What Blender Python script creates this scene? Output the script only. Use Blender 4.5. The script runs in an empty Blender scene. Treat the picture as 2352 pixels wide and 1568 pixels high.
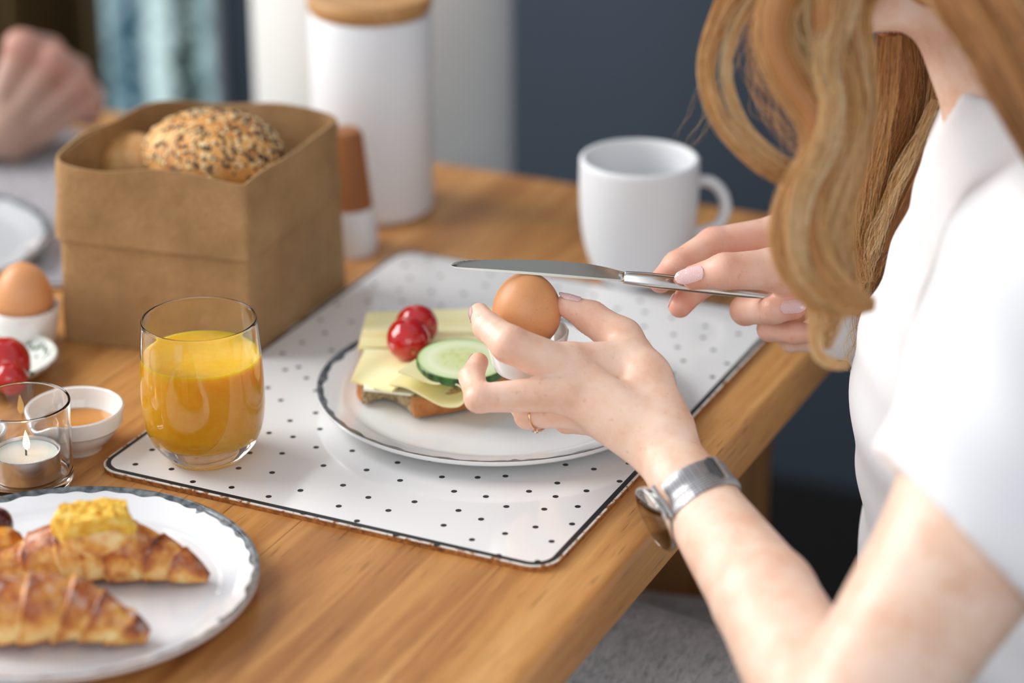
import bpy, math, random
import numpy as np
from mathutils import Vector, Matrix

random.seed(7)
rng = np.random.default_rng(11)
SC = bpy.context.scene
COL = SC.collection

# ------------------------------------------------------------------ camera, sky, daylight, exposure
TZ = 0.75                      # table top
CAM_Z = TZ + 0.6516
PIT, YAW, FPX = math.radians(23.48), math.radians(25.134), 5553.0
cR = Vector((math.cos(YAW), math.sin(YAW), 0))
cH = Vector((-math.sin(YAW), math.cos(YAW), 0))
cF = cH * math.cos(PIT) - Vector((0, 0, 1)) * math.sin(PIT)
cU = cR.cross(cF)
cO = Vector((0, 0, CAM_Z))
cam = bpy.data.cameras.new('camera')
cam.lens, cam.sensor_width = 36.0 * FPX / 2352, 36.0
cam.clip_start = 0.05
cam.dof.use_dof = True
cam.dof.focus_distance = 1.422
cam.dof.aperture_fstop = 2.6
camo = bpy.data.objects.new('camera', cam)
COL.objects.link(camo)
camo.matrix_world = Matrix(((cR.x, cU.x, -cF.x, 0), (cR.y, cU.y, -cF.y, 0), (cR.z, cU.z, -cF.z, CAM_Z), (0, 0, 0, 1)))
SC.camera = camo

world = bpy.data.worlds.new('sky')
SC.world = world
world.use_nodes = True
bg = world.node_tree.nodes['Background']
bg.inputs[0].default_value = (0.90, 0.94, 1.0, 1)
bg.inputs[1].default_value = 0.58


def area(name, loc, target, sx, sy, watts, col):
    l = bpy.data.lights.new(name, 'AREA')
    l.shape, l.size, l.size_y, l.energy, l.color = 'RECTANGLE', sx, sy, watts, col
    o = bpy.data.objects.new(name, l)
    COL.objects.link(o)
    o.location = loc
    o.rotation_euler = (Vector(target) - Vector(loc)).to_track_quat('-Z', 'Y').to_euler()
    return o


area('window_daylight', (-2.55, 0.95, 1.95), (-0.6, 1.25, 0.8), 1.6, 1.5, 60, (1.0, 0.985, 0.96))
area('rear_fill_light', (0.45, -1.3, 1.9), (-0.3, 1.1, 0.7), 1.8, 1.3, 12.5, (1.0, 0.97, 0.93))  # soft fill from the camera side, added to brighten arm, hand and thigh
SC.view_settings.view_transform = 'Standard'
SC.view_settings.look = 'None'
SC.view_settings.exposure = 0.22
SC.view_settings.gamma = 1.0
SC.view_settings.use_curve_mapping = False
SC.cycles.max_bounces = 20
SC.cycles.transmission_bounces = 20


# ------------------------------------------------------------------ measuring helpers
def ray(px, py):
    return cF + cR * ((px - 1176) / FPX) + cU * ((784 - py) / FPX)


def T(px, py, z=0.0):           # point at height z above the table top
    d = ray(px, py)
    return cO + d * ((TZ + z - CAM_Z) / d.z)


def D(px, py, ax):              # point at a distance ax along the lens axis
    return cO + ray(px, py) * ax


def axial(p):
    return (Vector(p) - cO).dot(cF)


def zrow(p, row):               # height at which a plumb line through p crosses an image row
    k = (784 - row) / FPX
    dh = Vector((p[0], p[1], 0)).dot(cH)
    # (z-cO).cU / (..).cF = k
    uz, fz = cU.z, cF.z
    uh, fh = cU.dot(cH), cF.dot(cH)
    return cO.z + dh * (k * fh - uh) / (uz - k * fz)


def rad(p, row, hw):            # radius in metres of a half width in pixels at that row
    q = Vector((p[0], p[1], zrow(p, row)))
    return hw * axial(q) / FPX


# ------------------------------------------------------------------ object helpers
def props(o, label=None, cat=None, group=None, kind=None):
    if label: o['label'] = label
    if cat: o['category'] = cat
    if group: o['group'] = group
    if kind: o['kind'] = kind
    return o


def empty(name, loc, label, cat, group=None):
    o = bpy.data.objects.new(name, None)
    o.empty_display_size = 0.02
    COL.objects.link(o)
    o.location = loc
    return props(o, label, cat, group)


def mesh_obj(name, verts, faces, mat, parent=None, smooth=True, origin=None):
    """verts are in world space; the object's origin sits at the parent's (or at the given) point"""
    o0 = Vector(origin) if origin is not None else (parent.matrix_basis.translation.copy() if parent else Vector((0, 0, 0)))
    if parent and parent.parent:
        o0 = parent.parent.matrix_basis.translation + parent.matrix_basis.translation
    v = np.asarray(verts, dtype=np.float32).reshape(-1, 3) - np.array(o0, dtype=np.float32)
    me = bpy.data.meshes.new(name)
    if isinstance(faces, np.ndarray) and faces.ndim == 2:
        n, k = faces.shape
        me.vertices.add(len(v)); me.loops.add(n * k); me.polygons.add(n)
        me.vertices.foreach_set('co', v.ravel())
        me.loops.foreach_set('vertex_index', faces.astype(np.int32).ravel())
        me.polygons.foreach_set('loop_start', np.arange(0, n * k, k, dtype=np.int32))
        me.update(calc_edges=True)
    else:
        me.from_pydata(v.tolist(), [], [list(f) for f in faces])
        me.update()
    if smooth:
        me.polygons.foreach_set('use_smooth', [True] * len(me.polygons))
    for m in (mat if isinstance(mat, (list, tuple)) else [mat]):
        me.materials.append(m)
    o = bpy.data.objects.new(name, me)
    COL.objects.link(o)
    if parent:
        o.parent = parent
    else:
        o.location = o0
    return o


def sharp(o, deg=35):
    me = o.data
    a = math.radians(deg)
    import bmesh
    bm = bmesh.new(); bm.from_mesh(me)
    bmesh.ops.recalc_face_normals(bm, faces=bm.faces)
    if bm.calc_volume(signed=True) < 0: bmesh.ops.reverse_faces(bm, faces=bm.faces)
    for e in bm.edges:
        if len(e.link_faces) == 2 and e.calc_face_angle(0) > a:
            e.smooth = False
    bm.to_mesh(me); bm.free()
    return o


class MB:
    def __init__(s): s.v, s.f = [], []

    def add(s, v, f):
        n = len(s.v)
        s.v += [tuple(x) for x in v]; s.f += [[i + n for i in q] for q in f]
        return s

    def box(s, lo, hi, rot=None, ctr=None):
        v = [Vector((x, y, z)) for x in (lo[0], hi[0]) for y in (lo[1], hi[1]) for z in (lo[2], hi[2])]
        if rot is not None: v = [rot @ q + Vector(ctr) for q in v]
        return s.add(v, [(0, 1, 3, 2), (4, 6, 7, 5), (0, 4, 5, 1), (2, 3, 7, 6), (0, 2, 6, 4), (1, 5, 7, 3)])

    def lathe(s, c, prof, n=64, wob=None, cap0=False, cap1=False):
        """prof: (r, z) relative to c, from one end to the other"""
        v, f = [], []
        for (r, z) in prof:
            for k in range(n):
                a = 2 * math.pi * k / n
                rr = r * (wob(a, z) if wob else 1)
                v.append((c[0] + rr * math.cos(a), c[1] + rr * math.sin(a), c[2] + z))
        m = len(prof)
        for i in range(m - 1):
            for k in range(n):
                k2 = (k + 1) % n
                f.append((i * n + k, i * n + k2, (i + 1) * n + k2, (i + 1) * n + k))
        if cap0: f.append(tuple(range(n))[::-1])
        if cap1: f.append(tuple((m - 1) * n + k for k in range(n)))
        return s.add(v, f)

    def tube(s, pts, rads, n=10, caps=True, flat=None):
        pts = [Vector(p) for p in pts]
        if not hasattr(rads, '__len__'): rads = [rads] * len(pts)
        v, f = [], []
        up = None
        for i, p in enumerate(pts):
            t = (pts[min(i + 1, len(pts) - 1)] - pts[max(i - 1, 0)]).normalized()
            if up is None:
                up = t.orthogonal().normalized() if flat is None else Vector(flat)
            up = (up - t * up.dot(t)).normalized()
            b = t.cross(up)
            for k in range(n):
                a = 2 * math.pi * k / n
                v.append(p + (up * math.cos(a) + b * math.sin(a)) * rads[i])
        for i in range(len(pts) - 1):
            for k in range(n):
                k2 = (k + 1) % n
                f.append((i * n + k, i * n + k2, (i + 1) * n + k2, (i + 1) * n + k))
        if caps:
            f.append(tuple(range(n))[::-1]); f.append(tuple((len(pts) - 1) * n + k for k in range(n)))
        return s.add(v, f)

    def build(s, name, mat, parent=None, smooth=True, sh=35, origin=None):
        o = mesh_obj(name, s.v, s.f, mat, parent, smooth, origin)
        return sharp(o, sh) if smooth and sh else o


def spline(pts, n):
    """Catmull-Rom through pts (any dimension), n samples"""
    P = np.array([list(p) for p in pts], float)
    P = np.vstack([2 * P[0] - P[1], P, 2 * P[-1] - P[-2]])
    m = len(P) - 3
    out = []
    for i in range(n):
        u = i / (n - 1) * m
        k = min(int(u), m - 1); t = u - k
        a, b, c, d = P[k:k + 4]
        out.append(0.5 * (2 * b + (c - a) * t + (2 * a - 5 * b + 4 * c - d) * t * t + (3 * b - a - 3 * c + d) * t ** 3))
    return np.array(out)


def sheet(name, top, thick, mat, parent=None, origin=None):
    """closed slab from a grid of top points (rows x cols), thickness downwards along the local normal"""
    G = np.array([[list(p) for p in r] for r in top], float)
    m, n, _ = G.shape
    du = np.gradient(G, axis=1); dv = np.gradient(G, axis=0)
    N = np.cross(du, dv); N /= np.linalg.norm(N, axis=2, keepdims=True) + 1e-12
    if N[..., 2].mean() < 0: N = -N
    v = np.concatenate([G.reshape(-1, 3), (G - N * thick).reshape(-1, 3)])
    f = []
    o = m * n
    for i in range(m - 1):
        for j in range(n - 1):
            a, b, c, d = i * n + j, i * n + j + 1, (i + 1) * n + j + 1, (i + 1) * n + j
            f += [(a, b, c, d), (o + d, o + c, o + b, o + a)]
    rim = [j for j in range(n)] + [i * n + n - 1 for i in range(1, m)] + [(m - 1) * n + j for j in range(n - 2, -1, -1)] + [i * n for i in range(m - 2, 0, -1)]
    for k in range(len(rim)):
        a, b = rim[k], rim[(k + 1) % len(rim)]
        f.append((b, a, o + a, o + b))
    return sharp(mesh_obj(name, v, f, mat, parent, True, origin), 50)


# ------------------------------------------------------------------ material helpers
class M:
    def __init__(s, name, col=(0.8, 0.8, 0.8), rough=0.5, **kw):
        s.m = bpy.data.materials.new(name); s.m.use_nodes = True
        s.t = s.m.node_tree; s.n = s.t.nodes; s.b = s.n['Principled BSDF']
        s.set('Base Color', (*col, 1)); s.set('Roughness', rough)
        for k, v in kw.items(): s.set(k.replace('_', ' '), v)

    def set(s, k, v): s.b.inputs[k].default_value = v

    def node(s, typ, ins=None, **at):
        n = s.n.new(typ)
        for k, v in at.items(): setattr(n, k, v)
        for k, v in (ins or {}).items():
            if hasattr(v, 'is_linked') or hasattr(v, 'node'): s.t.links.new(v, n.inputs[k])
            else: n.inputs[k].default_value = v
        return n

    def link(s, a, k): s.t.links.new(a, s.b.inputs[k])

    def coord(s, scale=(1, 1, 1), rot=(0, 0, 0), what='Object'):
        c = s.node('ShaderNodeTexCoord')
        mp = s.node('ShaderNodeMapping', {'Vector': c.outputs[what], 'Scale': scale, 'Rotation': rot})
        return mp.outputs[0]

    def noise(s, vec, scale, detail=3, rough=0.5, dist=0.0):
        return s.node('ShaderNodeTexNoise', {'Vector': vec, 'Scale': scale, 'Detail': detail, 'Roughness': rough, 'Distortion': dist}).outputs['Fac']

    def ramp(s, fac, stops, interp='LINEAR'):
        r = s.node('ShaderNodeValToRGB', {'Fac': fac})
        r.color_ramp.interpolation = interp
        e = r.color_ramp.elements
        while len(e) < len(stops): e.new(0.5)
        for i, (p, c) in enumerate(stops):
            e[i].position = p
            e[i].color = (*c, 1) if hasattr(c, '__len__') else (c, c, c, 1)
        return r.outputs[0]

    def mix(s, fac, a, b, mode='MIX'):
        n = s.node('ShaderNodeMix', data_type='RGBA', blend_type=mode)
        for k, v in ((0, fac), (6, a), (7, b)):
            if hasattr(v, 'node'): s.t.links.new(v, n.inputs[k])
            else: n.inputs[k].default_value = (*v, 1) if hasattr(v, '__len__') and len(v) == 3 else v
        return n.outputs[2]

    def math(s, op, a, b=0.0):
        n = s.node('ShaderNodeMath', operation=op)
        for k, v in ((0, a), (1, b)):
            if hasattr(v, 'node'): s.t.links.new(v, n.inputs[k])
            else: n.inputs[k].default_value = v
        return n.outputs[0]

    def bump(s, h, strength=0.3, dist=0.001):
        b = s.node('ShaderNodeBump', {'Height': h, 'Strength': strength, 'Distance': dist})
        s.link(b.outputs[0], 'Normal')


def srgb(r, g, b):
    f = lambda c: (c / 255 / 12.92) if c <= 10.3 else ((c / 255 + 0.055) / 1.055) ** 2.4
    return (f(r), f(g), f(b))


def wood(name, light, mid, dark, rough=0.42, axis='Y', seed=0.0, pores=True):
    m = M(name, mid, rough)
    sc = {'Y': (1, 0.055, 1), 'X': (0.055, 1, 1), 'Z': (1, 1, 0.055)}[axis]
    v = m.coord(sc)
    oi = m.node('ShaderNodeObjectInfo').outputs['Random']
    off = m.node('ShaderNodeVectorMath', {0: v}, operation='ADD')
    cmb = m.node('ShaderNodeCombineXYZ', {0: m.math('MULTIPLY', oi, 7.0), 1: m.math('MULTIPLY', oi, 3.0), 2: seed})
    m.t.links.new(cmb.outputs[0], off.inputs[1])
    v = off.outputs[0]
    big = m.noise(v, 9, 2, 0.5, 1.5)
    mid_n = m.noise(v, 55, 3, 0.55, 0.9)
    fine = m.noise(v, 260, 2, 0.6)
    base = m.ramp(m.math('ADD', m.math('MULTIPLY', big, 0.55), m.math('MULTIPLY', mid_n, 0.45)), [(0.34, dark), (0.48, mid), (0.64, light)])
    c = m.mix(m.math('MULTIPLY', m.ramp(fine, [(0.35, 1.0), (0.6, 0.0)]), 0.28), base, dark)
    if pores:
        p = m.noise(v, 560, 1, 0.4)
        c = m.mix(m.ramp(p, [(0.26, 0.6), (0.35, 0.0)]), c, tuple(x * 0.45 for x in dark))
    tint = m.ramp(oi, [(0.0, 0.86), (1.0, 1.08)])
    c = m.mix(0.8, c, tint, 'MULTIPLY')
    m.link(c, 'Base Color')
    m.bump(fine, 0.12, 0.0004)
    return m.m


oak = wood('oiled_oak', srgb(218, 168, 106), srgb(194, 138, 78), srgb(148, 92, 46), 0.36)
oak_leg = wood('oiled_oak_upright', srgb(190, 140, 85), srgb(165, 112, 62), srgb(125, 80, 40), 0.5, 'Z')
lidwood = wood('beech_lid_wood', srgb(214, 168, 112), srgb(196, 146, 90), srgb(172, 120, 68), 0.5, 'X', pores=False)
shakerwood = wood('dark_beech_wood', srgb(190, 125, 66), srgb(170, 104, 48), srgb(140, 82, 36), 0.5, 'Z', pores=False)

porcelain = M('white_porcelain', srgb(238, 238, 236), 0.12, Coat_Weight=0.4).m
stoneware = M('matt_white_stoneware', srgb(226, 228, 231), 0.45).m
black_paint = M('black_print', (0.012, 0.013, 0.016), 0.35).m
steel = M('polished_steel', srgb(205, 205, 202), 0.12, Metallic=1.0).m
steel_soft = M('brushed_steel', srgb(200, 200, 200), 0.26, Metallic=1.0).m
rosegold = M('rose_gold', srgb(236, 196, 158), 0.14, Metallic=1.0).m


def glassmat(name, col=(1, 1, 1), rough=0.0, ior=1.46):
    return M(name, col, rough, Transmission_Weight=1.0, IOR=ior).m


clear = glassmat('clear_glass')

# ------------------------------------------------------------------ the room
m = M('slate_blue_wall_paint', srgb(62, 74, 88), 0.75)
nz = m.noise(m.coord(), 60, 4)
m.bump(nz, 0.08, 0.001)
wallm = m.m
m = M('grey_floor', srgb(120, 120, 120), 0.8)
m.link(m.ramp(m.noise(m.coord(), 90, 5), [(0.3, srgb(96, 96, 98)), (0.7, srgb(140, 140, 140))]), 'Base Color')
floorm = m.m
plaster = M('white_plaster', srgb(232, 233, 230), 0.75)
plaster.bump(plaster.noise(plaster.coord(), 45, 4), 0.1, 0.001)
plaster = plaster.m
blackm = M('black_lacquer', (0.012, 0.012, 0.013), 0.55).m

WY = 2.20                       # face of the wall behind the table
GX0, GX1 = -1.577, -1.398       # the rippled pane in it
props(MB().box((-4.2, -3.0, -0.06), (2.4, 2.35, 0.0)).build('floor', floorm, None, False), 'grey floor under the table', kind='structure')
w = MB()
w.box((GX1 + 0.012, WY, 0), (2.4, WY + 0.12, 2.7))
w.box((-4.2, WY, 0), (GX0 - 0.01, WY + 0.12, 2.7))
w.box((GX0 - 0.01, WY, 2.25), (GX1 + 0.012, WY + 0.12, 2.7))
props(w.build('wall_back', wallm, None, False), 'dark slate blue wall behind the table', kind='structure')
props(MB().box((GX1 + 0.02, WY - 0.018, 0), (2.4, WY, 0.25)).build('baseboard_back', blackm, None, False), 'black baseboard along the slate blue wall', kind='structure')
props(MB().box((GX1 + 0.006, WY - 0.010, 0), (GX1 + 0.012, WY + 0.03, 2.25)).build('trim_1', M('pale_trim_paint', srgb(190, 192, 200), 0.4).m, None, False), 'thin metal trim beside the rippled glass', kind='structure')
c = MB().lathe((-0.997, 1.852, 0), [(0.1165, 0), (0.1165, 2.7)], 96, cap0=True, cap1=True)
props(c.build('column', plaster), 'round white plastered column behind the wooden table', kind='structure')

# rippled privacy pane lit by daylight behind it
m = M('rippled_glass_lit_from_outside', (0.05, 0.09, 0.11), 0.12)
v = m.coord((1, 1, 1))
sx = m.node('ShaderNodeSeparateXYZ', {0: v})
wob = m.noise(m.coord((2.0, 1, 1)), 26, 3, 0.6)
xx = m.math('ADD', sx.outputs[0], m.math('MULTIPLY', m.math('SUBTRACT', wob, 0.5), 0.035))
band = m.ramp(m.math('DIVIDE', xx, GX1 - GX0),
              [(0.00, (0.25, 0.40, 0.45)), (0.15, (0.36, 0.55, 0.60)), (0.24, (0.045, 0.105, 0.15)), (0.42, (0.035, 0.085, 0.125)),
               (0.47, (0.62, 0.80, 0.80)), (0.60, (0.66, 0.84, 0.84)), (0.66, (0.025, 0.034, 0.022)), (0.84, (0.035, 0.042, 0.028)),
               (0.89, (0.30, 0.46, 0.48)), (1.0, (0.10, 0.19, 0.22))])
blob = m.noise(m.coord((1.3, 1, 1)), 52, 2, 0.5)
band = m.mix(m.ramp(blob, [(0.52, 0.0), (0.66, 0.5)]), band, (0.55, 0.74, 0.78))
band = m.mix(m.ramp(blob, [(0.34, 0.75), (0.46, 0.0)]), band, (0.02, 0.055, 0.07))
m.link(band, 'Emission Color'); m.set('Emission Strength', 0.9)
m.bump(m.noise(v, 38, 3), 0.8, 0.01)
win = empty('window_1', (GX0, WY + 0.02, 0), 'tall narrow window of rippled blue glass beside the brown curtain', None)
win['kind'] = 'structure'
g = []
for i in range(2):
    pass
nx, nzz = 24, 240
top = [[(GX0 + (GX1 - GX0) * j / nx, WY + 0.02 + 0.0016 * math.sin(j * 1.3 + 2 * math.sin(i * 0.21)) + 0.0014 * math.sin(i * 0.9 + j), 2.25 * i / nzz) for j in range(nx + 1)] for i in range(nzz + 1)]
sheet('pane', top, 0.006, m.m, win)

# curtain
m = M('olive_brown_velvet', srgb(62, 44, 16), 0.9)
m.link(m.ramp(m.noise(m.coord((1, 1, 0.05)), 14, 3), [(0.3, srgb(54, 36, 10)), (0.7, srgb(84, 64, 20))]), 'Base Color')
rows = []
for i in range(30):
    z = 0.02 + 2.4 * i / 29
    rows.append([(-2.75 + (1.281) * j / 160, WY - 0.075 + 0.035 * math.sin(j * 0.42 + 0.25 * math.sin(z * 2)) + 0.012 * math.sin(j * 0.93 + z), z) for j in range(161)])
o = sheet('curtain', rows, 0.003, m.m, None)
props(o, 'dark olive brown curtain hanging beside the rippled blue glass', 'curtain')
rod = MB().tube([(-2.9, WY - 0.075, 2.46), (-1.5, WY - 0.075, 2.46)], 0.014, 12)
props(rod.build('curtain_rail', blackm), 'black rail that the olive curtain hangs from', 'curtain rail')

# ------------------------------------------------------------------ dining table of oak planks
TX1, TY1, TH = -0.447, 1.667, 0.036
table = empty('dining_table', (-1.0, 0.9, 0), 'oiled oak plank dining table laid for breakfast', 'table')
edges = [TX1]
for wd in (0.062, 0.128, 0.094, 0.118, 0.105, 0.132, 0.098, 0.12, 0.11, 0.125, 0.108): edges.append(edges[-1] - wd)
for i in range(len(edges) - 1):
    x1, x0 = edges[i], edges[i + 1]
    e = 0.00006
    # cross section with softened arrises; the outer plank has a rounded, worn edge
    r = 0.0003
    if i == 0:
        prof = [(x0 + e, -TH), (x0 + e, -r), (x0 + e + r, 0)]
        for k in range(7):
            a = math.pi / 2 * k / 6
            prof.append((x1 - 0.006 + 0.006 * math.sin(a), -0.006 + 0.006 * math.cos(a)))
        prof += [(x1 - 0.001, -TH + 0.004), (x1 - 0.005, -TH)]
    else:
        prof = [(x0 + e, -TH), (x0 + e, -r), (x0 + e + r, 0), (x1 - e - r, 0), (x1 - e, -r), (x1 - e, -TH)]
    y0, y1 = -0.15, TY1
    ys = [y0, y0 + 0.004, y1 - 0.005, y1]
    dz = [-0.004, 0, 0, -0.005]
    v, f = [], []
    n = len(prof)
    for y, q in zip(ys, dz):
        for (x, z) in prof: v.append((x, y, TZ + (z if z < -0.01 else z + q)))
    for a in range(3):
        for k in range(n):
            k2 = (k + 1) % n
            f.append((a * n + k, a * n + k2, (a + 1) * n + k2, (a + 1) * n + k))
    f += [tuple(range(n)), tuple(3 * n + k for k in range(n))[::-1]]
    sharp(mesh_obj('plank', v, f, oak, table), 25)
for (x, y) in ((-0.56, 1.51), (-0.56, 0.06), (-1.55, 1.51), (-1.55, 0.06)):
    b = MB().box((x - 0.045, y - 0.045, 0.0), (x + 0.045, y + 0.045, TZ - TH))
    b.build('leg', oak_leg, table, False)


# ------------------------------------------------------------------ placemats
def rrect(x0, x1, y0, y1, r, n=8):
    pts = []
    for cx, cy, a0 in ((x1 - r, y1 - r, 0), (x0 + r, y1 - r, 90), (x0 + r, y0 + r, 180), (x1 - r, y0 + r, 270)):
        for k in range(n + 1):
            a = math.radians(a0 + 90 * k / n)
            pts.append((cx + r * math.cos(a), cy + r * math.sin(a)))
    return pts


def slab(pts_lo, z0, z1, bev=0.0003):
    n = len(pts_lo)
    cx = sum(p[0] for p in pts_lo) / n; cy = sum(p[1] for p in pts_lo) / n

    def ins(k):
        out = []
        for i in range(n):
            a, b, c = pts_lo[i - 1], pts_lo[i], pts_lo[(i + 1) % n]
            t = Vector((c[0] - a[0], c[1] - a[1], 0)).normalized()
            out.append((b[0] - t.y * k, b[1] + t.x * k))
        return out
    rings = [(pts_lo, z0), (pts_lo, z1 - bev), (ins(bev), z1)]
    v = [(x, y, z) for ring, z in rings for (x, y) in ring]
    f = [tuple(range(n))[::-1], tuple(2 * n + k for k in range(n))]
    for a in range(2):
        for k in range(n):
            k2 = (k + 1) % n
            f.append((a * n + k, a * n + k2, (a + 1) * n + k2, (a + 1) * n + k))
    return v, f, ins


m = M('glossy_white_laminate', srgb(240, 240, 240), 0.13, Coat_Weight=1.0, Coat_Roughness=0.05, Coat_IOR=1.6)
lam = m.m
m = M('pressed_hardboard', srgb(160, 96, 40), 0.7)
m.link(m.ramp(m.noise(m.coord(), 320, 4), [(0.3, srgb(110, 58, 18)), (0.7, srgb(190, 122, 54))]), 'Base Color')
hardb = m.m
m = M('chipped_white_edge', srgb(226, 220, 208), 0.5)
m.link(m.ramp(m.noise(m.coord(), 210, 5, 0.7), [(0.40, srgb(150, 92, 40)), (0.47, srgb(228, 224, 214))]), 'Base Color')
chipm = m.m

MX0, MX1, MY0, MY1 = -0.7803, -0.4803, 1.0715, 1.4703
MT = 0.0042
dots_px = [(1043,1128),(1116,1140),(1215,1128),(1280,1109),(1097,1096),(1161,1093),(1299,1067),(1364,1077),(1423,1105),(1347,1127),(1276,1140),(1327,1163),(1250,1169),(1163,1163),(1105,1192),(1053,1172),(1019,1206),(1160,1225),(1230,1210),(1314,1203),(1267,1243),(1084,1239),(1003,1251),(1145,1275),(1235,1289),
 (952,1152),(846,1142),(788,1114),(919,1103),(842,1079),(989,1057),(913,1062),(1015,1095),(690,1126),(625,1085),(743,1069),(648,1041),(726,1027),(809,1035),(824,1000),(735,985),(673,1003),(618,994),(666,966),(617,1140),(532,1119),(443,1106),(394,1077),(311,1066),(548,1075),(696,1177),(778,1162),(820,1196),(892,1172),(909,1228),
 (725,948),(726,897),(645,919),(1116,1048),(1235,1060),(1171,1062),(704,868),(655,849),(686,843)]


lam_shaded = M('laminate_painted_shade', srgb(176, 176, 182), 0.2, Coat_Weight=0.6, Coat_Roughness=0.08).m  # white face greyed to paint in the other person's shadow


def placemat(x0, x1, y0, y1, label, dots, main):
    root = empty('placemat', ((x0 + x1) / 2, (y0 + y1) / 2, TZ), label, 'placemat')
    pts = rrect(x0, x1, y0, y1, 0.016, 10)
    v, f, ins = slab(pts, TZ + 0.0001, TZ + 0.0030)
    sharp(mesh_obj('hardboard_core', v, f, hardb, root), 40)
    v, f, _ = slab([p for p in ins(-0.0002)], TZ + 0.0030, TZ + 0.0037, 0.0001)
    sharp(mesh_obj('worn_edge', v, f, chipm, root), 40)
    v, f, _ = slab([p for p in ins(0.0012)], TZ + 0.0037, TZ + MT - 0.0002, 0.0001)
    sharp(mesh_obj('black_border', v, f, black_paint, root), 40)
    v, f, _ = slab([p for p in ins(0.0042)], TZ + 0.0037, TZ + MT, 0.0001)
    sharp(mesh_obj('laminate_face', v, f, lam if main else lam_shaded, root), 40)
    mb = MB()
    for (x, y) in dots:
        mb.lathe((x, y, TZ + MT), [(0.00182, -0.0001), (0.00182, 0.00006), (0.00001, 0.00007)], 18)
    o = mb.build('printed_dots', black_paint, root)
    o['kind'] = 'stuff'
    return root


pts = [(p.x, p.y) for p in (T(x, y, MT) for x, y in dots_px)]
fill = []
k = 0
while k < 9000:                                     # the rest of the scattered dots, evenly apart
    k += 1
    x, y = rng.uniform(MX0 + 0.009, MX1 - 0.009), rng.uniform(MY0 + 0.009, MY1 - 0.009)
    q = [(x - a) ** 2 + (y - b) ** 2 for a, b in pts + fill]
    if min(q) > 0.0212 ** 2 * (1 if k < 6000 else 0.8): fill.append((x, y))
placemat(MX0, MX1, MY0, MY1, 'white placemat with scattered black dots under the juice glass and dinner plate', pts + fill, True)
pts2 = []
ax0, ax1, ay0, ay1 = -1.36, -0.96, 1.30, 1.60
k = 0
while k < 4000:
    k += 1
    x, y = rng.uniform(ax0 + 0.009, ax1 - 0.009), rng.uniform(ay0 + 0.009, ay1 - 0.009)
    if min([(x - a) ** 2 + (y - b) ** 2 for a, b in pts2] or [1]) > 0.0205 ** 2: pts2.append((x, y))
placemat(ax0, ax1, ay0, ay1, 'dotted placemat greyed with painted shade under the empty plate behind the egg cup', pts2, False)


# ------------------------------------------------------------------ plates
def plate(p, R, label, seed, col=(238, 239, 238), barbs=()):
    root = empty('plate', (p[0], p[1], p[2]), label, 'plate')
    rim_h = 0.0135
    prof = [(0.00001, 0.0022), (R * 0.56, 0.0022), (R * 0.62, 0.0016), (R * 0.64, 0.0), (R * 0.67, 0.0), (R * 0.70, 0.0022),
            (R * 0.80, 0.0055), (R * 0.985, rim_h - 0.0036), (R, rim_h - 0.0018), (R * 0.998, rim_h), (R * 0.985, rim_h - 0.0002),
            (R * 0.965, rim_h - 0.0012), (R * 0.88, 0.0100), (R * 0.84, 0.0080), (R * 0.81, 0.0066), (R * 0.77, 0.0059), (R * 0.45, 0.0056), (0.00001, 0.0056)]
    glaze = M('plate_glaze', srgb(*col), 0.1, Coat_Weight=0.5)
    MB().lathe(p, prof, 128).build('plate_body', glaze.m, root, True, 60)
    # hand painted grey rim line with a ragged inner edge and small barbs
    rs = random.Random(seed)
    ph = [rs.uniform(0, 6.28) for _ in range(6)]
    n = 420
    v, f = [], []
    brd = [rs.uniform(0, 6.28) for _ in range(5)] + list(barbs)

    def zr(r):                  # height of the upper face at radius r
        pr = sorted([(q[0], q[1]) for q in prof[9:15]])
        return np.interp(r, [q[0] for q in pr], [q[1] for q in pr]) + 0.00012
    for k in range(n):
        a = 2 * math.pi * k / n
        wd = 0.0032 + 0.0010 * abs(math.sin(9 * a + ph[0])) + 0.0005 * math.sin(23 * a + ph[1]) + 0.0006 * math.sin(41 * a + ph[2])
        for bb in brd:
            dd = (a - bb + math.pi) % (2 * math.pi) - math.pi
            wd += 0.0042 * max(0, 1 - abs(dd) / 0.03)
        r1, r0 = R * 0.997, R * 0.992 - max(0.0012, wd)
        for q in range(5):
            r = r1 + (r0 - r1) * q / 4
            v.append((p[0] + r * math.cos(a), p[1] + r * math.sin(a), p[2] + zr(r)))
    for k in range(n):
        k2 = (k + 1) % n
        for q in range(4): f.append((k * 5 + q, k * 5 + q + 1, k2 * 5 + q + 1, k2 * 5 + q))
    mm = M('grey_brushed_rim_paint', srgb(84, 92, 98), 0.15, Coat_Weight=0.4)
    mm.link(mm.ramp(mm.noise(mm.coord(), 160, 4), [(0.35, srgb(52, 60, 66)), (0.65, srgb(120, 126, 130))]), 'Base Color')
    mesh_obj('painted_rim', v, f, mm.m, root)
    return root


PC = T(1140, 878, 0.0177)
PC = Vector((PC.x, PC.y, TZ + MT))
PR = 0.1138
plate(PC, PR, 'dinner plate with thin dark grey brushed rim under the open sandwich', 3, (234, 236, 237))
CC = T(140, 1322, 0.0135)
CC = Vector((CC.x, CC.y, TZ))
CR = rad((CC.x, CC.y), 1322, 455)
plate(CC, CR, 'plate with scalloped grey rim holding the croissants', 8, (236, 238, 242), [])
LC = T(-224, 545, 0.018)
LC = Vector((LC.x, LC.y, TZ + MT))
plate(LC, 0.106, 'empty plate with dark grey rim behind the egg cup, cut by the photo edge', 5, (196, 199, 203))  # glaze colour greyed to stand in for shade from the second person
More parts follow.
